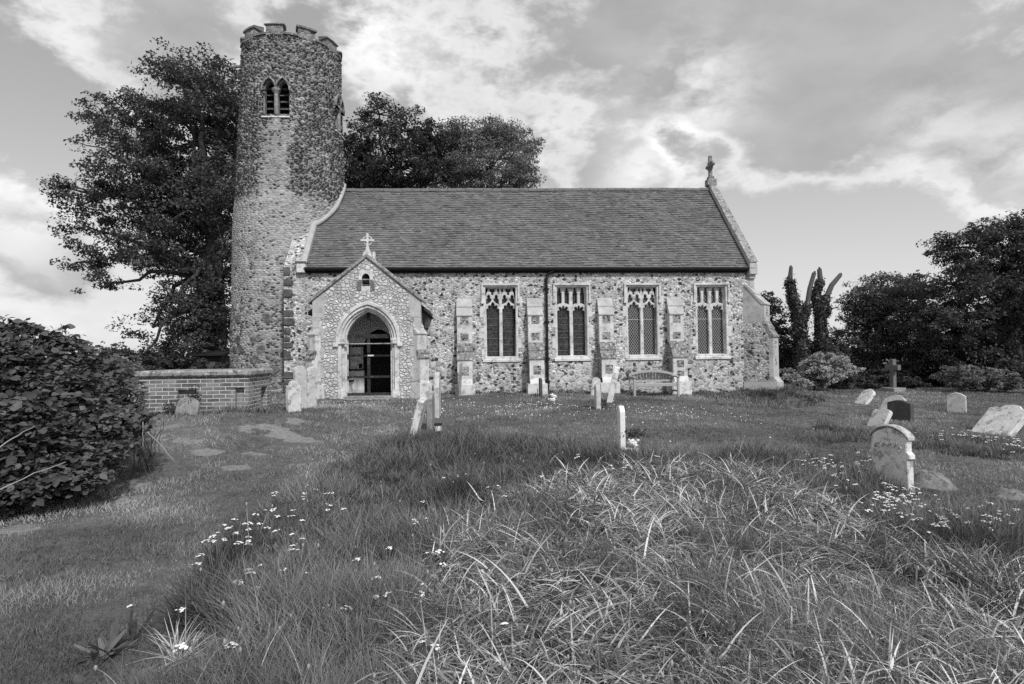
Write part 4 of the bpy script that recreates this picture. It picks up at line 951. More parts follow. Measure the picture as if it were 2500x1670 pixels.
for i in range(90):
    b0 = BL[rng.integers(len(BL))]; g = Vector((b0[0]+random.uniform(-.3, .2), b0[1]+random.uniform(.1, .6), 0)); g.z = float(gz(g.x, g.y)); e = Vector(b0[:3])+Vector(unit(1)[0])*.3; mbs.tube(bend(g, e, .1, 6, .03), np.linspace(.008, .003, 7), 4, 0, False)
mbs.build('stems', 'twig', root, smooth=True)
for (a, b, Y1, c, d_, Y2) in ((0, 1195, 5.6, 160, 1128, 6.1), (0, 1092, 5.7, 85, 1040, 6.2), (349, 1030, 8.1, 349, 1092, 8.0), (360, 1055, 8.1, 425, 1125, 7.9)):
    mb = MB(); mb.tube(bend(P(a, b, Y1), P(c, d_, Y2), .02, 6, .015), np.linspace(.006, .003, 7), 5); mb.build('dead_stem', 'pale_twig', root)

# ------------------------------------------------------------------ shed under the oak
q0, q1 = P(472, 907, 29), P(540, 907, 29); sx0, sx1 = q0.x, q1.x; sz = float(gz(sx0, 29)); zt = P(500, 868, 29).z
sr = empty('shed', ((sx0+sx1)/2, 29, sz), 'dark timber shed in the shade under the oak, left of the tower', 'shed')
mb = MB()
for i in range(8): a = sx0+(sx1-sx0)*i/8; mb.box(a, a+(sx1-sx0)/8-.012, 29+.01*(i % 2), 31, sz-.2, zt)
mb.build('wall', 'dark_wood', sr)
mb = MB(); mb.prism([(28.7, zt-.02), (31.3, zt+.30), (31.3, zt+.38), (28.7, zt+.06)], (0, 0, 0), (0, 1, 0), (0, 0, 1), (1, 0, 0), sx0-.2, sx1+.2); mb.build('roof', 'black_iron', sr)
mb = MB(); mb.box(sx0+.05, sx0+.13, 28.93, 28.99, sz, zt-.02); mb.box(sx0+.5, sx0+1.0, 28.94, 28.99, zt-.75, zt-.3); mb.build('door', 'headstone_dark', sr)

# ------------------------------------------------------------------ brick chest tomb
a0 = P(339, 1003, 12.0); a1 = P(607, 990, 12.0); zt = P(480, 921, 12.0).z; gb = .45
ang = -.03
tomb = empty('chest_tomb', ((a0.x+a1.x)/2, 12.0, .6), 'long brick chest tomb with rounded stone slab, standing left of the porch', 'tomb')
L = a1.x-a0.x; D = 1.3
mb = MB()
nz = zt-.235
hs = [(a0.x+.52*L+.0, .57)]  # recess list handled below
r1 = (P(433, 930, 12).x, P(480, 930, 12).x); r2 = (P(574, 930, 12).x, P(596, 930, 12).x)
mb.plate([(a0.x, gb-.2), (a1.x, gb-.2), (a1.x, zt), (a0.x, zt)], [[(r1[0], gb), (r1[1], gb), (r1[1], nz), (r1[0], nz)], [(r2[0], gb), (r2[1], gb), (r2[1], nz+.02), (r2[0], nz+.02)]], 12.0, .10)
mb.box(a0.x+.02, a1.x-.1, 12.102, 12+D, gb-.2, zt)
ex = a1.x
def cve(p): return (ex-(p[1]), 12.0+p[0], p[2])
mb.plate([(.105, gb-.2), (D, gb-.2), (D, zt), (.105, zt)], [[(.72, gb), (1.12, gb), (1.12, nz), (.72, nz)]], 0., .098, 0, 0, cve)
mb.build('brick_body', 'old_brick', tomb)
mb = MB(); mb.box(a0.x-.06, a1.x+.06, 11.93, 12+D+.06, zt+.004, zt+.135); mb.build('slab', 'coping_stone', tomb, bevel=.035)

# ------------------------------------------------------------------ headstones
def outline(kind, w_, h):
    x = w_/2; o = [(-x, -.25), (x, -.25)]
    if kind == 'round': o += [(x*math.cos(q), h-x*.75+x*.75*math.sin(q)) for q in np.linspace(0, math.pi, 13)]
    elif kind == 'curved': o += [(x*t, h-.12*w_*t*t*2) for t in np.linspace(1, -1, 11)]
    elif kind == 'shoulder': o += [(x, h*.80), (x*.86, h*.86), (x*.62, h*.86)]+[(x*.62*math.cos(q), h*.86+h*.14*math.sin(q)) for q in np.linspace(.15, math.pi-.15, 9)]+[(-x*.62, h*.86), (-x*.86, h*.86), (-x, h*.80)]
    elif kind == 'ogee': o += [(x, h*.84), (x*.92, h*.88)]+[(x*t, h*(.90+.10*math.cos(t/.8*math.pi/2)**1.3)) for t in np.linspace(.8, -.8, 11)]+[(-x*.92, h*.88), (-x, h*.84)]
    elif kind == 'pointed': o += [(x, h*.66), (x*.55, h*.82), (.1*x, h), (-.1*x, h), (-x*.55, h*.80), (-x, h*.66)]
    elif kind == 'square': o += [(x, h-.03), (x-.03, h), (-x+.03, h-.02), (-x, h-.05)]
    elif kind == 'worn': o += [(x, h*.86), (x*.8, h*.95), (x*.3, h), (-x*.2, h*.98), (-x*.5, h*.9), (-x*.85, h*.93), (-x, h*.82)]
    elif kind == 'lobed': o += [(x, h*.80), (x*.98, h*.88), (x*.8, h*.90), (x*.62, h*.86), (x*.45, h*.97), (x*.1, h), (-x*.3, h*.97), (-x*.5, h*.86), (-x*.75, h*.90), (-x*.98, h*.84), (-x, h*.76)]
    elif kind == 'twin': o += [(x, h*.86)]+[(x*.5+x*.5*math.cos(q), h*.86+h*.14*math.sin(q)) for q in np.linspace(.1, math.pi*.86, 7)]+[(-x*.42+x*.58*math.cos(q), h*.86+h*.13*math.sin(q)) for q in np.linspace(math.pi*.2, math.pi-.1, 7)]+[(-x, h*.84)]
    elif kind == 'cross': o = [(-x*.3, -.2), (x*.3, -.2), (x*.3, h*.62), (x, h*.62), (x, h*.80), (x*.3, h*.80), (x*.28, h), (-x*.28, h), (-x*.3, h*.80), (-x, h*.80), (-x, h*.62), (-x*.3, h*.62)]
    return o
def stone(name, label, kind, px, py, Y, w_, h, t, rz, side=0, back=0, mat='headstone_pale', group='old headstones in the churchyard', cat='headstone', bev=.012):
    q = P(px, py, Y); mb = MB(); mb.plate(outline(kind, w_, h), [], -t/2, t, bev); o = mb.build(name, mat, None)
    o.location = (q.x, Y, float(gz(q.x, Y))-.02); o.rotation_euler = Euler((math.radians(-back), math.radians(side), math.radians(rz)), 'XYZ'); tag(o, label, cat, group); return o
HS = 'headstone'
stone(HS, 'small grey headstone leaning against the front of the brick tomb', 'round', 455, 1006, 11.75, .42, .36, .09, -4, 4, 14, 'headstone_shade')
stone(HS, 'pointed grey headstone behind the left end of the brick tomb', 'pointed', 330, 985, 14.4, .6, .95, .1, 75, 0, 3, 'headstone_grey')
stone(HS, 'shorter pale headstone with shouldered top, front of the three left of the porch', 'shoulder', 718, 1015, 13., .32, .68, .1, 52, 0, 2, 'headstone_pale')
stone(HS, 'tall pale round topped headstone, middle of the three left of the porch', 'round', 734, 1000, 14., .30, 1.0, .1, 54, 1, 3, 'headstone_grey')
stone(HS, 'tall lichened headstone leaning right, hindmost of the three left of the porch', 'round', 757, 996, 14.5, .30, .98, .1, 56, 2, -3, 'lichen_slab')
stone(HS, 'leaning white headstone with flaking face, seen edge on', 'square', 1008, 1076, 10.8, .50, .78, .12, 86, 0, -14, 'headstone_pale')
stone(HS, 'low grey headstone seen edge on beside the flower pot', 'curved', 1052, 1048, 12.1, .5, .74, .11, 86, 0, 0, 'headstone_shade')
stone(HS, 'tall narrow grey headstone seen edge on behind the flower pot', 'pointed', 1068, 1016, 14.1, .5, 1.08, .12, 87, 0, 0, 'headstone_grey')
stone(HS, 'thin slanting headstone in front of the first buttress', 'square', 1122, 962, 19.4, .45, 1.1, .08, 89, 0, -3, 'headstone_shade')
stone(HS, 'thin dark upright headstone in front of the second buttress', 'square', 1320, 966, 18.9, .45, .62, .09, 86, 0, 0, 'headstone_dark')
stone(HS, 'small pale round headstone leaning at the foot of the wall by the third buttress', 'round', 1452, 962, 19.3, .34, .6, .1, 40, 12, 0, 'headstone_pale')
stone(HS, 'light grey rounded headstone seen edge on, left of the leaning slab', 'round', 1459, 996, 15.3, .45, .65, .12, 84, 0, 0, 'headstone_grey')
stone(HS, 'tall weathered slab leaning right, beside the bench', 'worn', 1488, 981, 16.8, .40, 1.06, .16, 74, 3, -13, 'headstone_pale')
stone(HS, 'clean white headstone standing alone in the middle of the grass', 'curved', 1518, 1106, 9.9, .38, .83, .085, 82, 0, 0, 'headstone_white', None, 'headstone', .006)
stone(HS, 'lichened headstone tilting left of the stone cross', 'curved', 2102, 985, 18.5, .55, .60, .1, -88, 0, 38, 'carved_headstone')
stone(HS, 'wide pale headstone leaning behind the dark one', 'curved', 2158, 1026, 16.2, .75, .86, .1, -86, 0, 36, 'headstone_grey')
stone(HS, 'dark slate headstone with curved top on the right lawn', 'ogee', 2198, 1026, 15., .66, .56, .13, -74, 0, 2, 'headstone_dark')
stone(HS, 'small pale headstone with worn top tilting in front of the dark slate one', 'worn', 2138, 1042, 13.5, .50, .50, .1, -84, 0, 30, 'lichen_slab')
stone(HS, 'plain grey headstone with slightly curved top under the trees', 'curved', 2336, 1009, 17., .48, .62, .1, -52, 0, 0, 'headstone_grey')
stone(HS, 'broad slab covered in lichen, slanting steeply at the right edge', 'lobed', 2420, 1058, 12., .85, .85, .13, -84, 0, 46, 'lichen_slab')
# large carved headstone with moulded edge
q = P(2180, 1195, 7.7); hr = empty('carved_headstone', (q.x, 7.7, float(gz(q.x, 7.7))), 'large carved headstone with scrolled top and moulded side, in the long grass', HS, None)
hr.rotation_euler = (math.radians(-2), math.radians(-3), math.radians(-80))
def lplate(nm, out, y, t, mat, bev=.01, holes=()):
    mb = MB(); mb.plate(out, holes, y, t, bev); return mb.build(nm, mat, hr, local=True)
x = .29; top = [(x, .66), (x*.95, .69)]+[(x*t, .71+.11*math.cos(t/.9*math.pi/2)**.8) for t in np.linspace(.88, -.88, 13)]+[(-x*.95, .69), (-x, .66)]
face = [(-x, -.2), (x, -.2), (x, .40), (x+.035, .43), (x+.035, .48), (x-.01, .52), (x-.01, .62)]+top+[(-x+.01, .62), (-x+.01, .52), (-x-.035, .48), (-x-.035, .43), (-x, .40)]
lplate('slab', face, -.05, .10, 'carved_headstone', .012)
up_ = [(a*1.09, b+.012) for a, b in top]; lplate('moulding', up_+[(a*1.09, b+.045) for a, b in top[::-1]], -.066, .132, 'carved_moulding', .012)
mb = MB()
for s in (-1, 1):
    mb.tube([(s*(.04+.07*t), -.06, .60+.03*math.sin(t*6)) for t in np.linspace(0, 1.6, 14)], .010, 6); mb.tube([(s*.18+.03*math.cos(a), -.06, .55+.03*math.sin(a)) for a in np.linspace(0, 5.2, 10)], .009, 6)
mb.ball((0, -.066, .61), .035, 0, (1, .5, 1)); mb.build('carving', 'carved_headstone', hr, True, local=True)
# stone cross on its plinth
q = P(2181, 958, 24.); zc = float(gz(q.x, 24.)); cr = empty('stone_cross', (q.x, 24., zc), 'plain grey stone cross on a square base beneath the trees', 'grave cross')
cr.rotation_euler = (0, 0, math.radians(-84))
mb = MB(); mb.plate(outline('cross', .70, 1.22), [], -.08, .16, .012); o = mb.build('cross', 'mid_grey', cr, local=True)
o.location.z = .14
mb = MB(); mb.box(-.36, .36, -.3, .3, -.2, .15); mb.build('base', 'headstone_shade', cr, bevel=.02, local=True)

# ------------------------------------------------------------------ bench
q0, q1 = P(1548, 966, 19.15), P(1660, 964, 19.15); bw = (q1.x-q0.x); bx = (q0.x+q1.x)/2; bz = float(gz(bx, 19.2))
be = empty('garden_bench', (bx, 19.2, bz), 'weathered wooden bench with arched slatted back against the church wall', 'bench')
bt = P(1600, 903, 19.6).z-bz; hw = bw/2
def lb(nm, boxes, rot=None):
    mb = MB()
    for b_ in boxes: mb.box(*b_)
    return mb.build(nm, 'bench_rail', be, bevel=.006, local=True)
for s in (-1, 1):
    xx = s*(hw-.035); lb('leg', [(xx-.035, xx+.035, -.03, .04, -.1, .62)]); lb('leg', [(xx-.035, xx+.035, .50, .57, -.1, bt-.12)])
    lb('armrest', [(xx-.05, xx+.05, -.06, .50, .621, .665)]); lb('stretcher', [(xx-.02, xx+.02, .041, .499, .14, .20)])
sl = [(-hw+.071, hw-.071, .0, .035, .33, .42)]+[(-hw+.071, hw-.071, .045+i*.09, .115+i*.09, .40, .425) for i in range(5)]
for i, b_ in enumerate(sl): lb('seat_rail' if i == 0 else 'seat_slat', [b_])
arc_ = lambda t: bt-.10+.10*(1-t*t)
top = [(t*(hw-.07), arc_(t)) for t in np.linspace(1, -1, 15)]
mb = MB(); mb.plate(top+[(a, b-.085) for a, b in top[::-1]], [], .50, .055, .006); mb.build('back_rail', 'bench_rail', be, local=True)
mb = MB(); mb.box(-hw+.071, hw-.071, .51, .555, .47, .53); mb.build('back_rail', 'bench_rail', be, local=True)
n = 13
for i in range(n):
    t = -1+2*(i+.5)/n; xx = t*(hw-.08); mb = MB(); mb.box(xx-.043, xx+.043, .525, .543, .532, arc_(t)-.087); mb.build('back_slat', 'bench_wood', be, local=True)

# ------------------------------------------------------------------ flower pots and flowers on the graves
q = P(1070, 1049, 11.7); g = float(gz(q.x, 11.7)); fp = empty('flower_pot', (q.x, 11.7, g), 'white pot with a dark rim beside the low grey headstone', 'flower pot')
mb = MB(); mb.lathe((0, 0, 0), [(.05, -.02), (.065, .02), (.068, .11)], 16); mb.build('pot', 'ceramic_white', fp, local=True)
mb = MB(); mb.lathe((0, 0, 0), [(.074, .111), (.078, .125), (.076, .15), (.05, .15), (.045, .13)], 16); mb.build('rim', 'black_iron', fp, local=True)
q = P(1076, 1049, 11.3); mb = MB(); mb.lathe((0, 0, 0), [(.06, 0), (.068, .02), (.066, .05), (.05, .05), (.045, .03)], 16); o = mb.build('flower_holder', 'black_iron'); o.location = gpt(q.x, 11.3); tag(o, 'low dark round flower holder lying in the grass by the white pot', 'flower holder')
def bouquet(label, X, Y, spots, dark, pot=None, name='flower_arrangement'):
    z = float(gz(X, Y)); r = empty(name, (X, Y, z), label, 'flowers' if spots else 'plant')
    for (x, y, zz_, rr_) in spots:
        mb = MB()
        for j in range(16):
            d_ = unit(1)[0]; mb.ball((x+d_[0]*rr_*.75, y+d_[1]*rr_*.75, zz_+d_[2]*rr_*.6), rr_*random.uniform(.3, .5), 0, (1, 1, .8), 6, 4)
        mb.build('blossom', 'petal_white', r, local=True)
    if dark:
        cen = np.array(dark[0])+rng.normal(size=(dark[2], 3))*np.array(dark[1]); nr = unit(len(cen))+np.array([0, -.3, .6]); v, f = leaf_quads(cen, nr/np.linalg.norm(nr, axis=1, keepdims=True), .045*rng.uniform(.6, 1.4, len(cen)), .2, .5)
        np_mesh('leaves', v, f, 'dark_leaf', np.repeat(rng.random(len(cen)), 4)).parent = r
    if pot: mb = MB(); mb.lathe((pot[0], pot[1], 0), [(.8*pot[2], -.03), (pot[2], .03), (pot[2], pot[3]), (pot[2]*.8, pot[3])], 14); mb.build('pot', 'ceramic_white', r, local=True)
    return r
q = P(1545, 1108, 9.7); bouquet('white flowers and dark leaves in a pale pot at the foot of the white headstone', q.x, 9.7, [(-.03, 0, .23, .06), (.06, .02, .24, .055), (.02, -.03, .18, .06), (-.11, 0, .10, .05)], ((.03, .03, .34), (.10, .05, .045), 260), (.0, 0, .10, .12))
q = P(1349, 978, 17.6); bouquet('small bunch of white flowers lying on the lawn before the second buttress', q.x, 17.6, [(-.08, 0, .07, .055), (.02, -.02, .05, .07), (.06, .02, .15, .06), (-.02, .02, .20, .05)], ((-.05, .02, .10), (.07, .04, .04), 60))
q = P(1473, 996, 15.2); r = bouquet('small dark plant growing beside the rounded headstone', q.x, 15.2, [], ((0, 0, .08), (.08, .05, .05), 160), None, 'grave_plant')
q = P(1312, 962, 18.7); mb = MB(); mb.tube([(0, 0, -.1), (.01, 0, .28)], .012, 6); o = mb.build('metal_stake', 'black_iron'); o.location = gpt(q.x, 18.7); tag(o, 'short thin dark stake in the lawn beside the second buttress', 'stake')
q = P(476, 985, 11.9); bouquet('dark ivy tuft growing out of the recess in the brick tomb', q.x, 11.8, [], ((0, .03, .26), (.05, .04, .13), 420), None, 'ivy_tuft')
q = P(428, 1000, 11.8); bouquet('dark weeds at the foot of the brick tomb, left of the leaning stone', q.x-.05, 11.8, [], ((0, .03, .10), (.12, .05, .07), 420), None, 'weed_tuft')
# ------------------------------------------------------------------ grass, flowers and bare earth
rng = np.random.default_rng(77); random.seed(77)
LONG = area_poly([(330, 1669), (420, 1560), (520, 1400), (600, 1270), (720, 1190), (880, 1120), (1000, 1078), (1180, 1062), (1380, 1080), (1500, 1105), (1620, 1105), (1800, 1100), (1960, 1105), (2090, 1150), (2260, 1240), (2499, 1300), (2499, 1669)])+[(3.6, 1.5), (-1.5, 1.5)]
FRINGE = area_poly([(1985, 1040), (2080, 1050), (2250, 1060), (2499, 1075), (2499, 1130), (2300, 1110), (2150, 1080), (2000, 1085)])
HUMM = area_poly([(1690, 960), (1790, 945), (1930, 942), (2020, 960), (2010, 985), (1900, 1000), (1760, 990)])
STRAW = area_poly([(1010, 1669), (1000, 1480), (1080, 1330), (1180, 1240), (1330, 1180), (1500, 1150), (1700, 1135), (1850, 1150), (1960, 1200), (2120, 1290), (2300, 1370), (2499, 1390), (2499, 1669)])+[(3.4, 2.), (-.5, 2.)]
def ribbons(X, Y, h, wd, az, lean, curl, ns, z0=None):
    """flat tapering blades: start upright, lean along az and curl over; returns verts, faces"""
    n = len(X); z = gz(X, Y)-.015 if z0 is None else z0; dx, dy = np.sin(az), np.cos(az); sx, sy = dy, -dx
    tw = rng.uniform(-1.2, 1.2, n); sx, sy = sx*np.cos(tw)+dx*np.sin(tw), sy*np.cos(tw)+dy*np.sin(tw)
    P_ = np.stack([X, Y, z], -1); out = []; seg = h/ns
    for i in range(ns+1):
        t = i/ns; ww = wd*(1-t)**.6*.5 if i < ns else wd*.04; s = np.stack([sx*ww, sy*ww, 0*ww], -1); out += [P_-s, P_+s]
        el = lean+curl*t; P_ = P_+np.stack([dx*np.sin(el)*seg, dy*np.sin(el)*seg, np.cos(el)*seg], -1)
    V = np.stack(out, 1); k = (np.arange(n)*(2*ns+2))[:, None, None]; q = np.array([(2*i, 2*i+1, 2*i+3, 2*i+2) for i in range(ns)])[None]
    return V.reshape(-1, 3), (k+q).reshape(-1, 4)
def scatter(n, y0, y1, p=1., sp=.97):
    Y = y0*(y1/y0)**(rng.random(n)**p); X = Y*(.083+rng.uniform(-sp, sp, n)); return X, Y
def footprint(X, Y):
    return ((X > -6) & (X < 10.5) & (Y > 20.4)) | ((X > -4.5) & (X < -1.2) & (Y > 18.05)) | (np.hypot(X+6.6, Y-23.5) < 2.2) | ((X > -6.25) & (X < -4.1) & (Y > 11.95) & (Y < 13.4))
# mown grass
X, Y = scatter(430000, 2.55, 30, .85)
X2 = rng.uniform(-26, 30, 110000); Y2 = rng.uniform(0, 30, 110000); k_ = np.abs(X2/np.maximum(Y2, .5)-.083) > .97; X, Y = np.concatenate([X, X2[k_]]), np.concatenate([Y, Y2[k_]])   # and beyond the edges of the view
lg = inpoly(X, Y, LONG); br = bare(X, Y); keep = ~footprint(X, Y) & (rng.random(len(X)) > br*.7) & ~(lg & (rng.random(len(X)) < .6))
X, Y, br = X[keep], Y[keep], br[keep]; n = len(X); tuf = fbm(X*2.2, Y*2.2, 5, 3); pat = fbm(X*.6+20, Y*.6, 6, 3)
h = (.028+.05*np.clip(tuf*1.6-.4, 0, 1))*rng.uniform(.6, 1.35, n)*(1+.02*Y)*(1-.5*br); wd = (.0030+.00085*Y)*rng.uniform(.7, 1.3, n)
v, f = ribbons(X, Y, h, wd, rng.uniform(0, 6.28, n), rng.uniform(.1, .9, n), rng.uniform(.2, 1.1, n), 2)
clov = np.clip((fbm(X*1.1+31, Y*1.1+5, 8, 4)-.52)*7, 0, 1); PATH = [on_ground(a, b) for a, b in ((-150, 1420), (60, 1300), (300, 1200), (470, 1120), (640, 1075), (800, 1030), (890, 985))]
pth = np.zeros(n)
for p0, p1 in zip(PATH[:-1], PATH[1:]):
    dx, dy = p1.x-p0.x, p1.y-p0.y; tt = np.clip(((X-p0.x)*dx+(Y-p0.y)*dy)/(dx*dx+dy*dy), 0, 1); pth = np.maximum(pth, np.exp(-((X-p0.x-tt*dx)**2+(Y-p0.y-tt*dy)**2)/.8))
pth *= np.clip(.4+2.2*(fbm(X*1.7+3, Y*1.7, 19, 4)-.35), 0, 1.2)
sh = np.clip(.34+.45*pth+1.5*(pat-.5)+.5*(rng.random(n)-.4)+.3*br-.30*clov+.5*(tuf-.5), 0, 1); tag(np_mesh('lawn_grass', v, f, 'lawn_blade', np.repeat(sh, 6)), 'short mown grass covering the churchyard lawn', 'grass', None, 'stuff')
# long grass in tufts
X, Y = scatter(30000, 2.4, 13, .8); QC = on_ground(430, 1600); QD = on_ground(255, 1590); inl = inpoly(X, Y, LONG) & (np.hypot(X-QC.x, Y-QC.y+.1) > .38) & (np.hypot(X-QD.x, Y-QD.y) > .3); Xf = rng.uniform(4, 14, 9000); Yf = rng.uniform(6, 14, 9000); kf = inpoly(Xf, Yf, FRINGE); Xh = rng.uniform(4, 18, 9000); Yh = rng.uniform(12, 21, 9000); kh = inpoly(Xh, Yh, HUMM)
wallx = rng.uniform(-1, 11.2, 500); wally = 20.4-rng.exponential(.15, 500)-.5*(np.abs((wallx-1.6) % 2.5-1.25) > .95)
tombx = rng.uniform(-6.4, -3.7, 160); tomby = 11.9-rng.exponential(.12, 160)
Xt = np.concatenate([X[inl], Xf[kf], Xh[kh], wallx, tombx]); Yt = np.concatenate([Y[inl], Yf[kf], Yh[kh], wally, tomby]); nt = len(Xt)
sc_ = np.concatenate([np.ones(inl.sum()), .8*np.ones(kf.sum()), .8*np.ones(kh.sum()), .65*np.ones(660)])
sc_ = sc_*np.where(inpoly(Xt, Yt, STRAW), np.where(rng.random(nt) < .45, .25, .85), 1.)
th = (.10+.24*np.clip(fbm(Xt*1.3, Yt*1.3, 15, 3)*1.7-.4, 0, 1))*rng.uniform(.7, 1.3, nt)*sc_
per = rng.poisson(np.clip(16-.5*Yt, 7, 16)); ti = np.repeat(np.arange(nt), per); n = len(ti); az = rng.uniform(0, 6.28, n); rr = .05*np.sqrt(rng.random(n))
X = Xt[ti]+rr*np.sin(az); Y = Yt[ti]+rr*np.cos(az); h = th[ti]*rng.uniform(.5, 1.35, n)
wd = (.0032+.0008*Y)*rng.uniform(.6, 1.6, n); wind = .9+.8*vnoise(Xt*.8, Yt*.8, 33)[ti]*6
v, f = ribbons(X, Y, h, wd, np.where(rng.random(n) < .8, az, wind), rng.uniform(.05, .8, n), rng.uniform(.2, 1.3, n), 3)
tp = fbm(Xt*.9, Yt*.9, 16, 3); sh = np.clip(.2+1.3*(tp[ti]-.4)+.5*(rng.random(n)-.35)+.25*(rng.random(nt)[ti]-.3), 0, 1)
tag(np_mesh('long_grass', v, f, 'long_blade', np.repeat(sh, 8)), 'long unmown grass in tufts across the foreground', 'grass', None, 'stuff')
# flattened straw coloured daffodil leaves
X, Y = scatter(96000, 2.35, 10.5, .8); k_ = inpoly(X, Y, STRAW) & (fbm(X*1.5+4, Y*1.5, 44, 4)+.22*(rng.random(len(X))-.5) > .355); X, Y = X[k_], Y[k_]; n = len(X)
az = np.where(rng.random(n) < .55, 2.2+4.5*(fbm(X*1.3+7, Y*1.3+2, 45, 2)-.35)*2+rng.normal(size=n)*.5, rng.uniform(0, 6.28, n))
L_ = rng.uniform(.10, .40, n); ln = rng.uniform(.45, 1.55, n); v, f = ribbons(X, Y, L_, (.0035+.0140*rng.random(n)**2.0)*(1+.04*Y), az, ln, rng.uniform(.4, 1.25, n)*(1.8-ln), 6, gz(X, Y)+rng.uniform(0, .06, n))
v = v.reshape(n, 14, 3); gm = (gz(X, Y)+.015+.10*rng.random(n))[:, None]; v[:, :, 2] = np.maximum(v[:, :, 2], gm); v = v.reshape(-1, 3)
sh = np.clip(-.03+1.1*rng.random(n)**2.0*(.4+1.4*fbm(X*1.2, Y*1.2, 46, 3)), 0, 1)
XS, YS = scatter(5200, 2.35, 8.5, .75); kS = inpoly(XS, YS, STRAW) & (fbm(XS*1.3+14, YS*1.3, 47, 3) > .42); XS, YS = XS[kS], YS[kS]; q = len(XS)
lnS = rng.uniform(.3, 1.5, q); vS, fS = ribbons(XS, YS, rng.uniform(.20, .52, q), rng.uniform(.011, .022, q), np.where(rng.random(q) < .6, 1.2+5*fbm(XS*1.2, YS*1.2+9, 48, 2)+rng.normal(size=q)*.4, rng.uniform(0, 6.28, q)), lnS, rng.uniform(.3, 1.2, q)*(1.9-lnS), 6, gz(XS, YS)+rng.uniform(0, .08, q))
vS = vS.reshape(q, 14, 3); vS[:, :, 2] = np.maximum(vS[:, :, 2], (gz(XS, YS)+.03+.10*rng.random(q))[:, None]); vS = vS.reshape(-1, 3); shS = np.clip(.08+.85*rng.random(q)**1.6, 0, 1)
stalkX, stalkY = scatter(900, 2.5, 9.5, .85); ks = inpoly(stalkX, stalkY, LONG); stalkX, stalkY = stalkX[ks][:200], stalkY[ks][:200]; m = len(stalkX)
v2, f2 = ribbons(stalkX, stalkY, rng.uniform(.22, .46, m), np.full(m, .0065)*(1+.05*stalkY), rng.uniform(0, 6.28, m), rng.uniform(.1, .7, m), rng.uniform(.3, 1.6, m), 6)
tips = v2.reshape(m, 14, 3)[:, 12]; hb = MB()
for i, p in enumerate(tips): hb.ball(p, .010*random.uniform(.7, 1.3), 0, (.8, .8, 1.5), 6, 4)
hv = np.array(hb.v); hf = np.array([q if len(q) == 4 else q for q in hb.f])
v = np.concatenate([v, v2, hv, vS]); f = np.concatenate([f, f2+n*14, hf+(n+m)*14, fS+(n+m)*14+len(hv)]); sh = np.concatenate([np.repeat(sh, 14), np.full(m*14, .45), np.full(len(hv), .35), np.repeat(shS, 14)])
tag(np_mesh('withered_leaves', v, f, 'straw_blade', sh), 'flattened pale withered daffodil leaves and seed stalks lying in the long grass', 'withered leaves', None, 'stuff')
# daisies dotted over the mown lawn
X = np.concatenate([rng.normal(1.2, 2.0, 330), rng.normal(5, 1.2, 110), rng.normal(-4, 1, 50)]); Y = np.concatenate([rng.normal(15.6, 1.3, 330), rng.normal(14.5, 1.6, 110), rng.normal(15.5, 1.2, 50)]); k_ = ~footprint(X, Y) & (fbm(X*1.2, Y*1.2, 81, 2) > .42); X, Y = X[k_], Y[k_]; n = len(X)
a6 = np.arange(6)*math.pi/3; r_ = .0095*rng.uniform(.7, 1.4, n)[:, None]; zt = (gz(X, Y)+.06+.03*rng.random(n))[:, None]
tiltd = rng.uniform(-.6, .1, n)[:, None]; dv = np.stack([X[:, None]+r_*np.cos(a6), Y[:, None]+r_*np.sin(a6), zt+r_*np.sin(a6)*.8], -1).reshape(-1, 3)
tag(np_mesh('daisies', dv, np.arange(6*n).reshape(n, 6), 'daisy_petal', np.full(6*n, .5)), 'tiny white daisies dotted over the mown lawn before the church', 'daisies', None, 'stuff')
# white umbel flowers, each a plant of its own
def umbel(seed):
    r = random.Random(seed); mb = MB(); H = .24; mb.tube([(0, 0, -.1), (.01, 0, H*.5), (0, .01, H)], [.0025, .0022, .002], 4, 1, False)
    for i in range(r.choice((8, 11, 13))):
        a, q = r.uniform(0, 6.28), .030*math.sqrt(r.random()); x, y = q*math.cos(a), q*math.sin(a); z = H+.022-q*.25+r.uniform(-.003, .003); s = r.uniform(.007, .011)
        mb.add([(x+s*math.cos(t), y+s*math.sin(t), z+r.uniform(-.002, .002)) for t in a6]+[(x, y, z+.004)], [(j, (j+1) % 6, 6) for j in range(6)]); mb.tube([(0, .01, H), (x, y, z-.001)], .0012, 3, 1, False)
    return mb
UM = []
def flower(p, lab, grp):
    i = random.randrange(4)
    if len(UM) < 4: i = len(UM); o = umbel(i).build('white_flower', ['petal_white', 'twig']); UM.append(o)
    else: o = UM[i].copy(); COL.objects.link(o)
    o.location = (p.x, p.y, p.z-.26*.95); s = random.uniform(.75, 1.15); o.scale = (s, s, 1); o.rotation_euler = (random.uniform(-.25, .15), random.uniform(-.2, .2), random.uniform(0, 6)); tag(o, lab, 'flower', grp)
    o.name = 'white_flower'
def flowers(pts, lab, grp, ox=0, oy=0, s=1., h=.20):
    for a, b in pts: flower(on_ground(ox+a*s, oy+b*s, h), lab, grp)
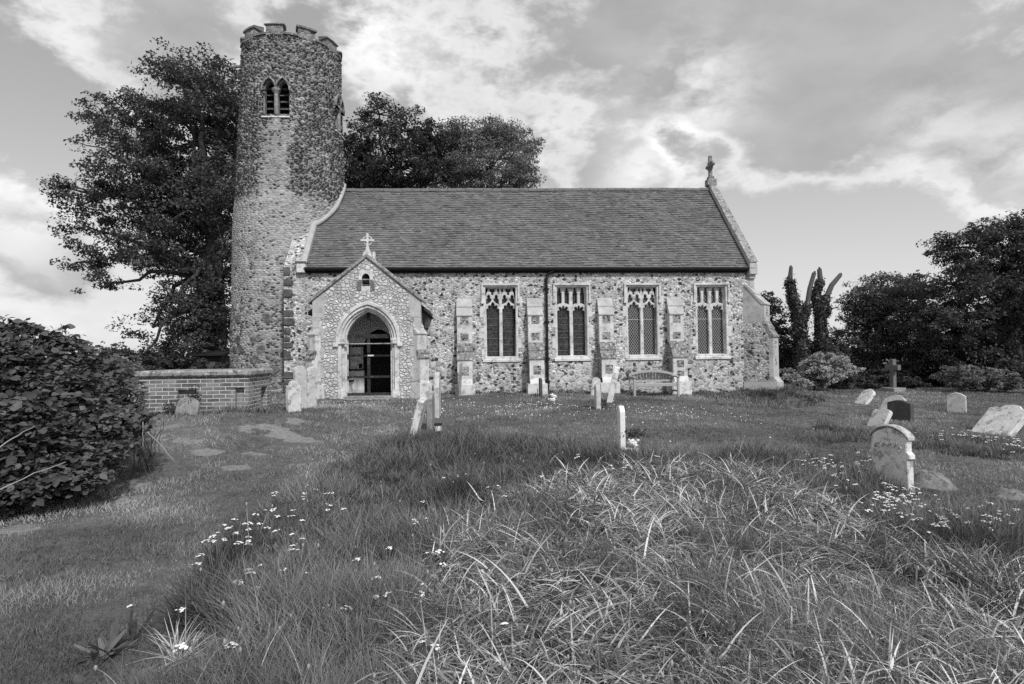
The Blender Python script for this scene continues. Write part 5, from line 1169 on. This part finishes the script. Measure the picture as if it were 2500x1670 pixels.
FL = [(2088, 102), (2118, 130), (2072, 148), (2030, 185), (2045, 200), (2215, 152), (2200, 162), (1863, 148), (1850, 176), (1865, 252), (1890, 257), (1968, 276), (1808, 275), (1715, 293), (1850, 307), (1548, 338), (1655, 365), (1640, 355), (1520, 370), (1588, 380), (1610, 408), (1455, 432), (1475, 436), (1410, 478), (1440, 480), (1490, 478), (1500, 463), (1655, 460), (1585, 490), (1660, 512), (1372, 577), (1325, 640), (1965, 520), (1967, 540), (1995, 550), (2055, 470), (1998, 430), (1905, 405), (2008, 342), (1960, 315), (2225, 260), (2180, 235), (2210, 245), (2305, 262), (1795, 628), (1950, 667), (2015, 700), (1665, 670), (1680, 690), (1625, 752), (1668, 738), (1720, 390), (1798, 392), (1720, 475), (1725, 360)]
flowers(FL, 'white flower head in the loose patch where mown lawn meets long grass, left foreground', 'white flowers in the left foreground', 0, 1150, .362, .16)
flowers([(935, 915), (1235, 935), (1212, 1165), (1550, 1200), (1600, 1203), (2270, 938), (2255, 915), (1745, 800)], 'white flower head near the withered clump at the bottom left', 'white flowers by the withered clump', 0, 1150, .362, .16)
flowers([(865, 28), (645, 185), (760, 163), (800, 168), (525, 343), (990, 232), (955, 255), (1065, 315), (465, 457), (515, 457), (490, 480), (298, 645), (610, 675), (505, 705), (636, 747), (102, 730), (205, 865), (450, 912), (430, 938), (298, 962), (220, 985), (490, 1323), (515, 1326), (1105, 1180), (1525, 40), (1555, 30), (1555, 50), (1790, 100), (1860, 90), (1835, 120), (1890, 105), (1780, 130), (1300, 168), (2175, 75), (2050, 40)],
        'white flower head scattered in the long grass of the middle foreground', 'white flowers in the middle foreground', 850, 1100, .3636, .2)
def rnd_px(n, cx, cy, sx, sy, lim=None): return [(random.gauss(cx, sx), random.gauss(cy, sy)) for _ in range(n)]
flowers(rnd_px(34, 2060, 1140, 42, 16)+rnd_px(12, 1985, 1125, 20, 8), 'white flower head in the drift left of the carved headstone', 'white flowers left of the carved headstone')
flowers(rnd_px(58, 2190, 1220, 50, 22)+rnd_px(24, 2310, 1265, 55, 14)+rnd_px(14, 2440, 1262, 40, 14), 'white flower head in the thick drift in front of the carved headstone', 'white flowers before the carved headstone')
flowers(rnd_px(30, 2350, 1062, 60, 9)+rnd_px(26, 2475, 1078, 20, 10), 'white flower head in the dark fringe of grass at the right edge', 'white flowers on the right fringe')
# heaps of bare earth and a few stones in the grass
def mound(name, lab, cat, px, py, wpx, hh, mat, grp=None, flatn=.5, seed=0, depth=1.0):
    q = on_ground(px, py); r = wpx/2*q.y/FPX; N = 26; A = np.linspace(0, 2*math.pi, N, endpoint=False); vs = []; 
    rngl = np.random.default_rng(seed+500)
    ph = rngl.uniform(0, 9)
    for i, t in enumerate(np.linspace(1.08, 0, 9)):
        rad = r*t*(1+.55*(fbm(np.cos(A)*1.6+ph, np.sin(A)*1.6+ph, 91, 3)-.5)*2); x = q.x+rad*np.cos(A); y = q.y+rad*depth*np.sin(A)
        z = gz(x, y)-.03+hh*(1-t**2.2)**flatn*(t < 1.05)*(1+1.3*(fbm(x*9, y*9, 92, 3)-.5)) if t < 1.05 else gz(x, y)-.05
        vs.append(np.stack([x, y, z], -1))
    V = np.concatenate(vs)-np.array([q.x, q.y, q.z]); I = np.arange(9*N).reshape(9, N); J = np.roll(I, -1, 1); o = np_mesh(name, V, np.stack([I[:-1], J[:-1], J[1:], I[1:]], -1).reshape(-1, 4), mat, None, None, True)
    o.location = q; return tag(o, lab, cat, grp)
G = 'heaps of bare earth'
mound('earth_heap', 'pale heap of earth at the foot of the bramble, the farther of two', 'earth heap', 322, 1188, 92, .08, 'pale_soil', G, .6, 5, .8)
mound('earth_heap', 'pale heap of earth at the foot of the bramble, the nearer of two', 'earth heap', 302, 1226, 92, .07, 'pale_soil', G, .6, 6, .7)
mound('earth_heap', 'rounded earth heap just right of the carved headstone', 'earth heap', 2268, 1182, 118, .17, 'pale_soil', G, .7, 7, 1.)
mound('earth_heap', 'low earth heap on the lawn at the right edge', 'earth heap', 2472, 1212, 100, .12, 'pale_soil', G, .7, 8, 1.)
mound('half_buried_stone', 'pale lump of stone in the grass of the left foreground', 'stone', 908, 1300, 44, .10, 'headstone_pale', None, .45, 9)
mound('ledger_stone', 'grey flat stone half hidden by withered leaves in the right foreground', 'stone', 2330, 1530, 120, .10, 'headstone_shade', None, .25, 10, .8)
# leafy dock and the withered clump in the left foreground
def clump(name, lab, cat, px, py, n, L, wd, mat, lean, curl, shd, leaf=False):
    q = on_ground(px, py); X = q.x+rng.normal(size=n)*.03; Y = q.y+rng.normal(size=n)*.03; m = rng.uniform(*L, n)
    v, f = ribbons(X, Y, m, rng.uniform(*wd, n), rng.uniform(0, 6.28, n), rng.uniform(*lean, n), rng.uniform(*curl, n), 7)
    if leaf:                                                # belly in the middle of the leaf
        v = v.reshape(n, 8, 2, 3); mid = v.mean(2, keepdims=True); pr = np.array([.25, .5, .95, 1.25, 1.3, 1.15, .9, .3])[None, :, None, None]; v = mid+(v-mid)*pr/np.maximum((1-np.arange(8)/7)**.6, .12)[None, :, None, None]; v = v.reshape(-1, 3)
    o = np_mesh(name, v-np.array(q), f, mat, np.repeat(rng.uniform(*shd, n), 16), None, leaf); o.location = q; return tag(o, lab, cat)
clump('dock_plant', 'dark broad leaved dock plant in the bottom left grass', 'plant', 255, 1600, 38, (.10, .19), (.018, .028), 'dock_leaf', (.7, 1.35), (.05, .4), (0, 1), True)
clump('dock_plant', 'taller dock with upright leaves behind the withered clump', 'plant', 318, 1570, 9, (.16, .26), (.014, .022), 'dock_leaf', (.05, .4), (.1, .4), (.2, 1), True)
clump('withered_clump', 'pale withered clump of daffodil leaves splaying out at the bottom left', 'plant', 440, 1610, 64, (.16, .36), (.006, .012), 'straw_blade', (.15, 1.25), (.1, .9), (.35, 1.))
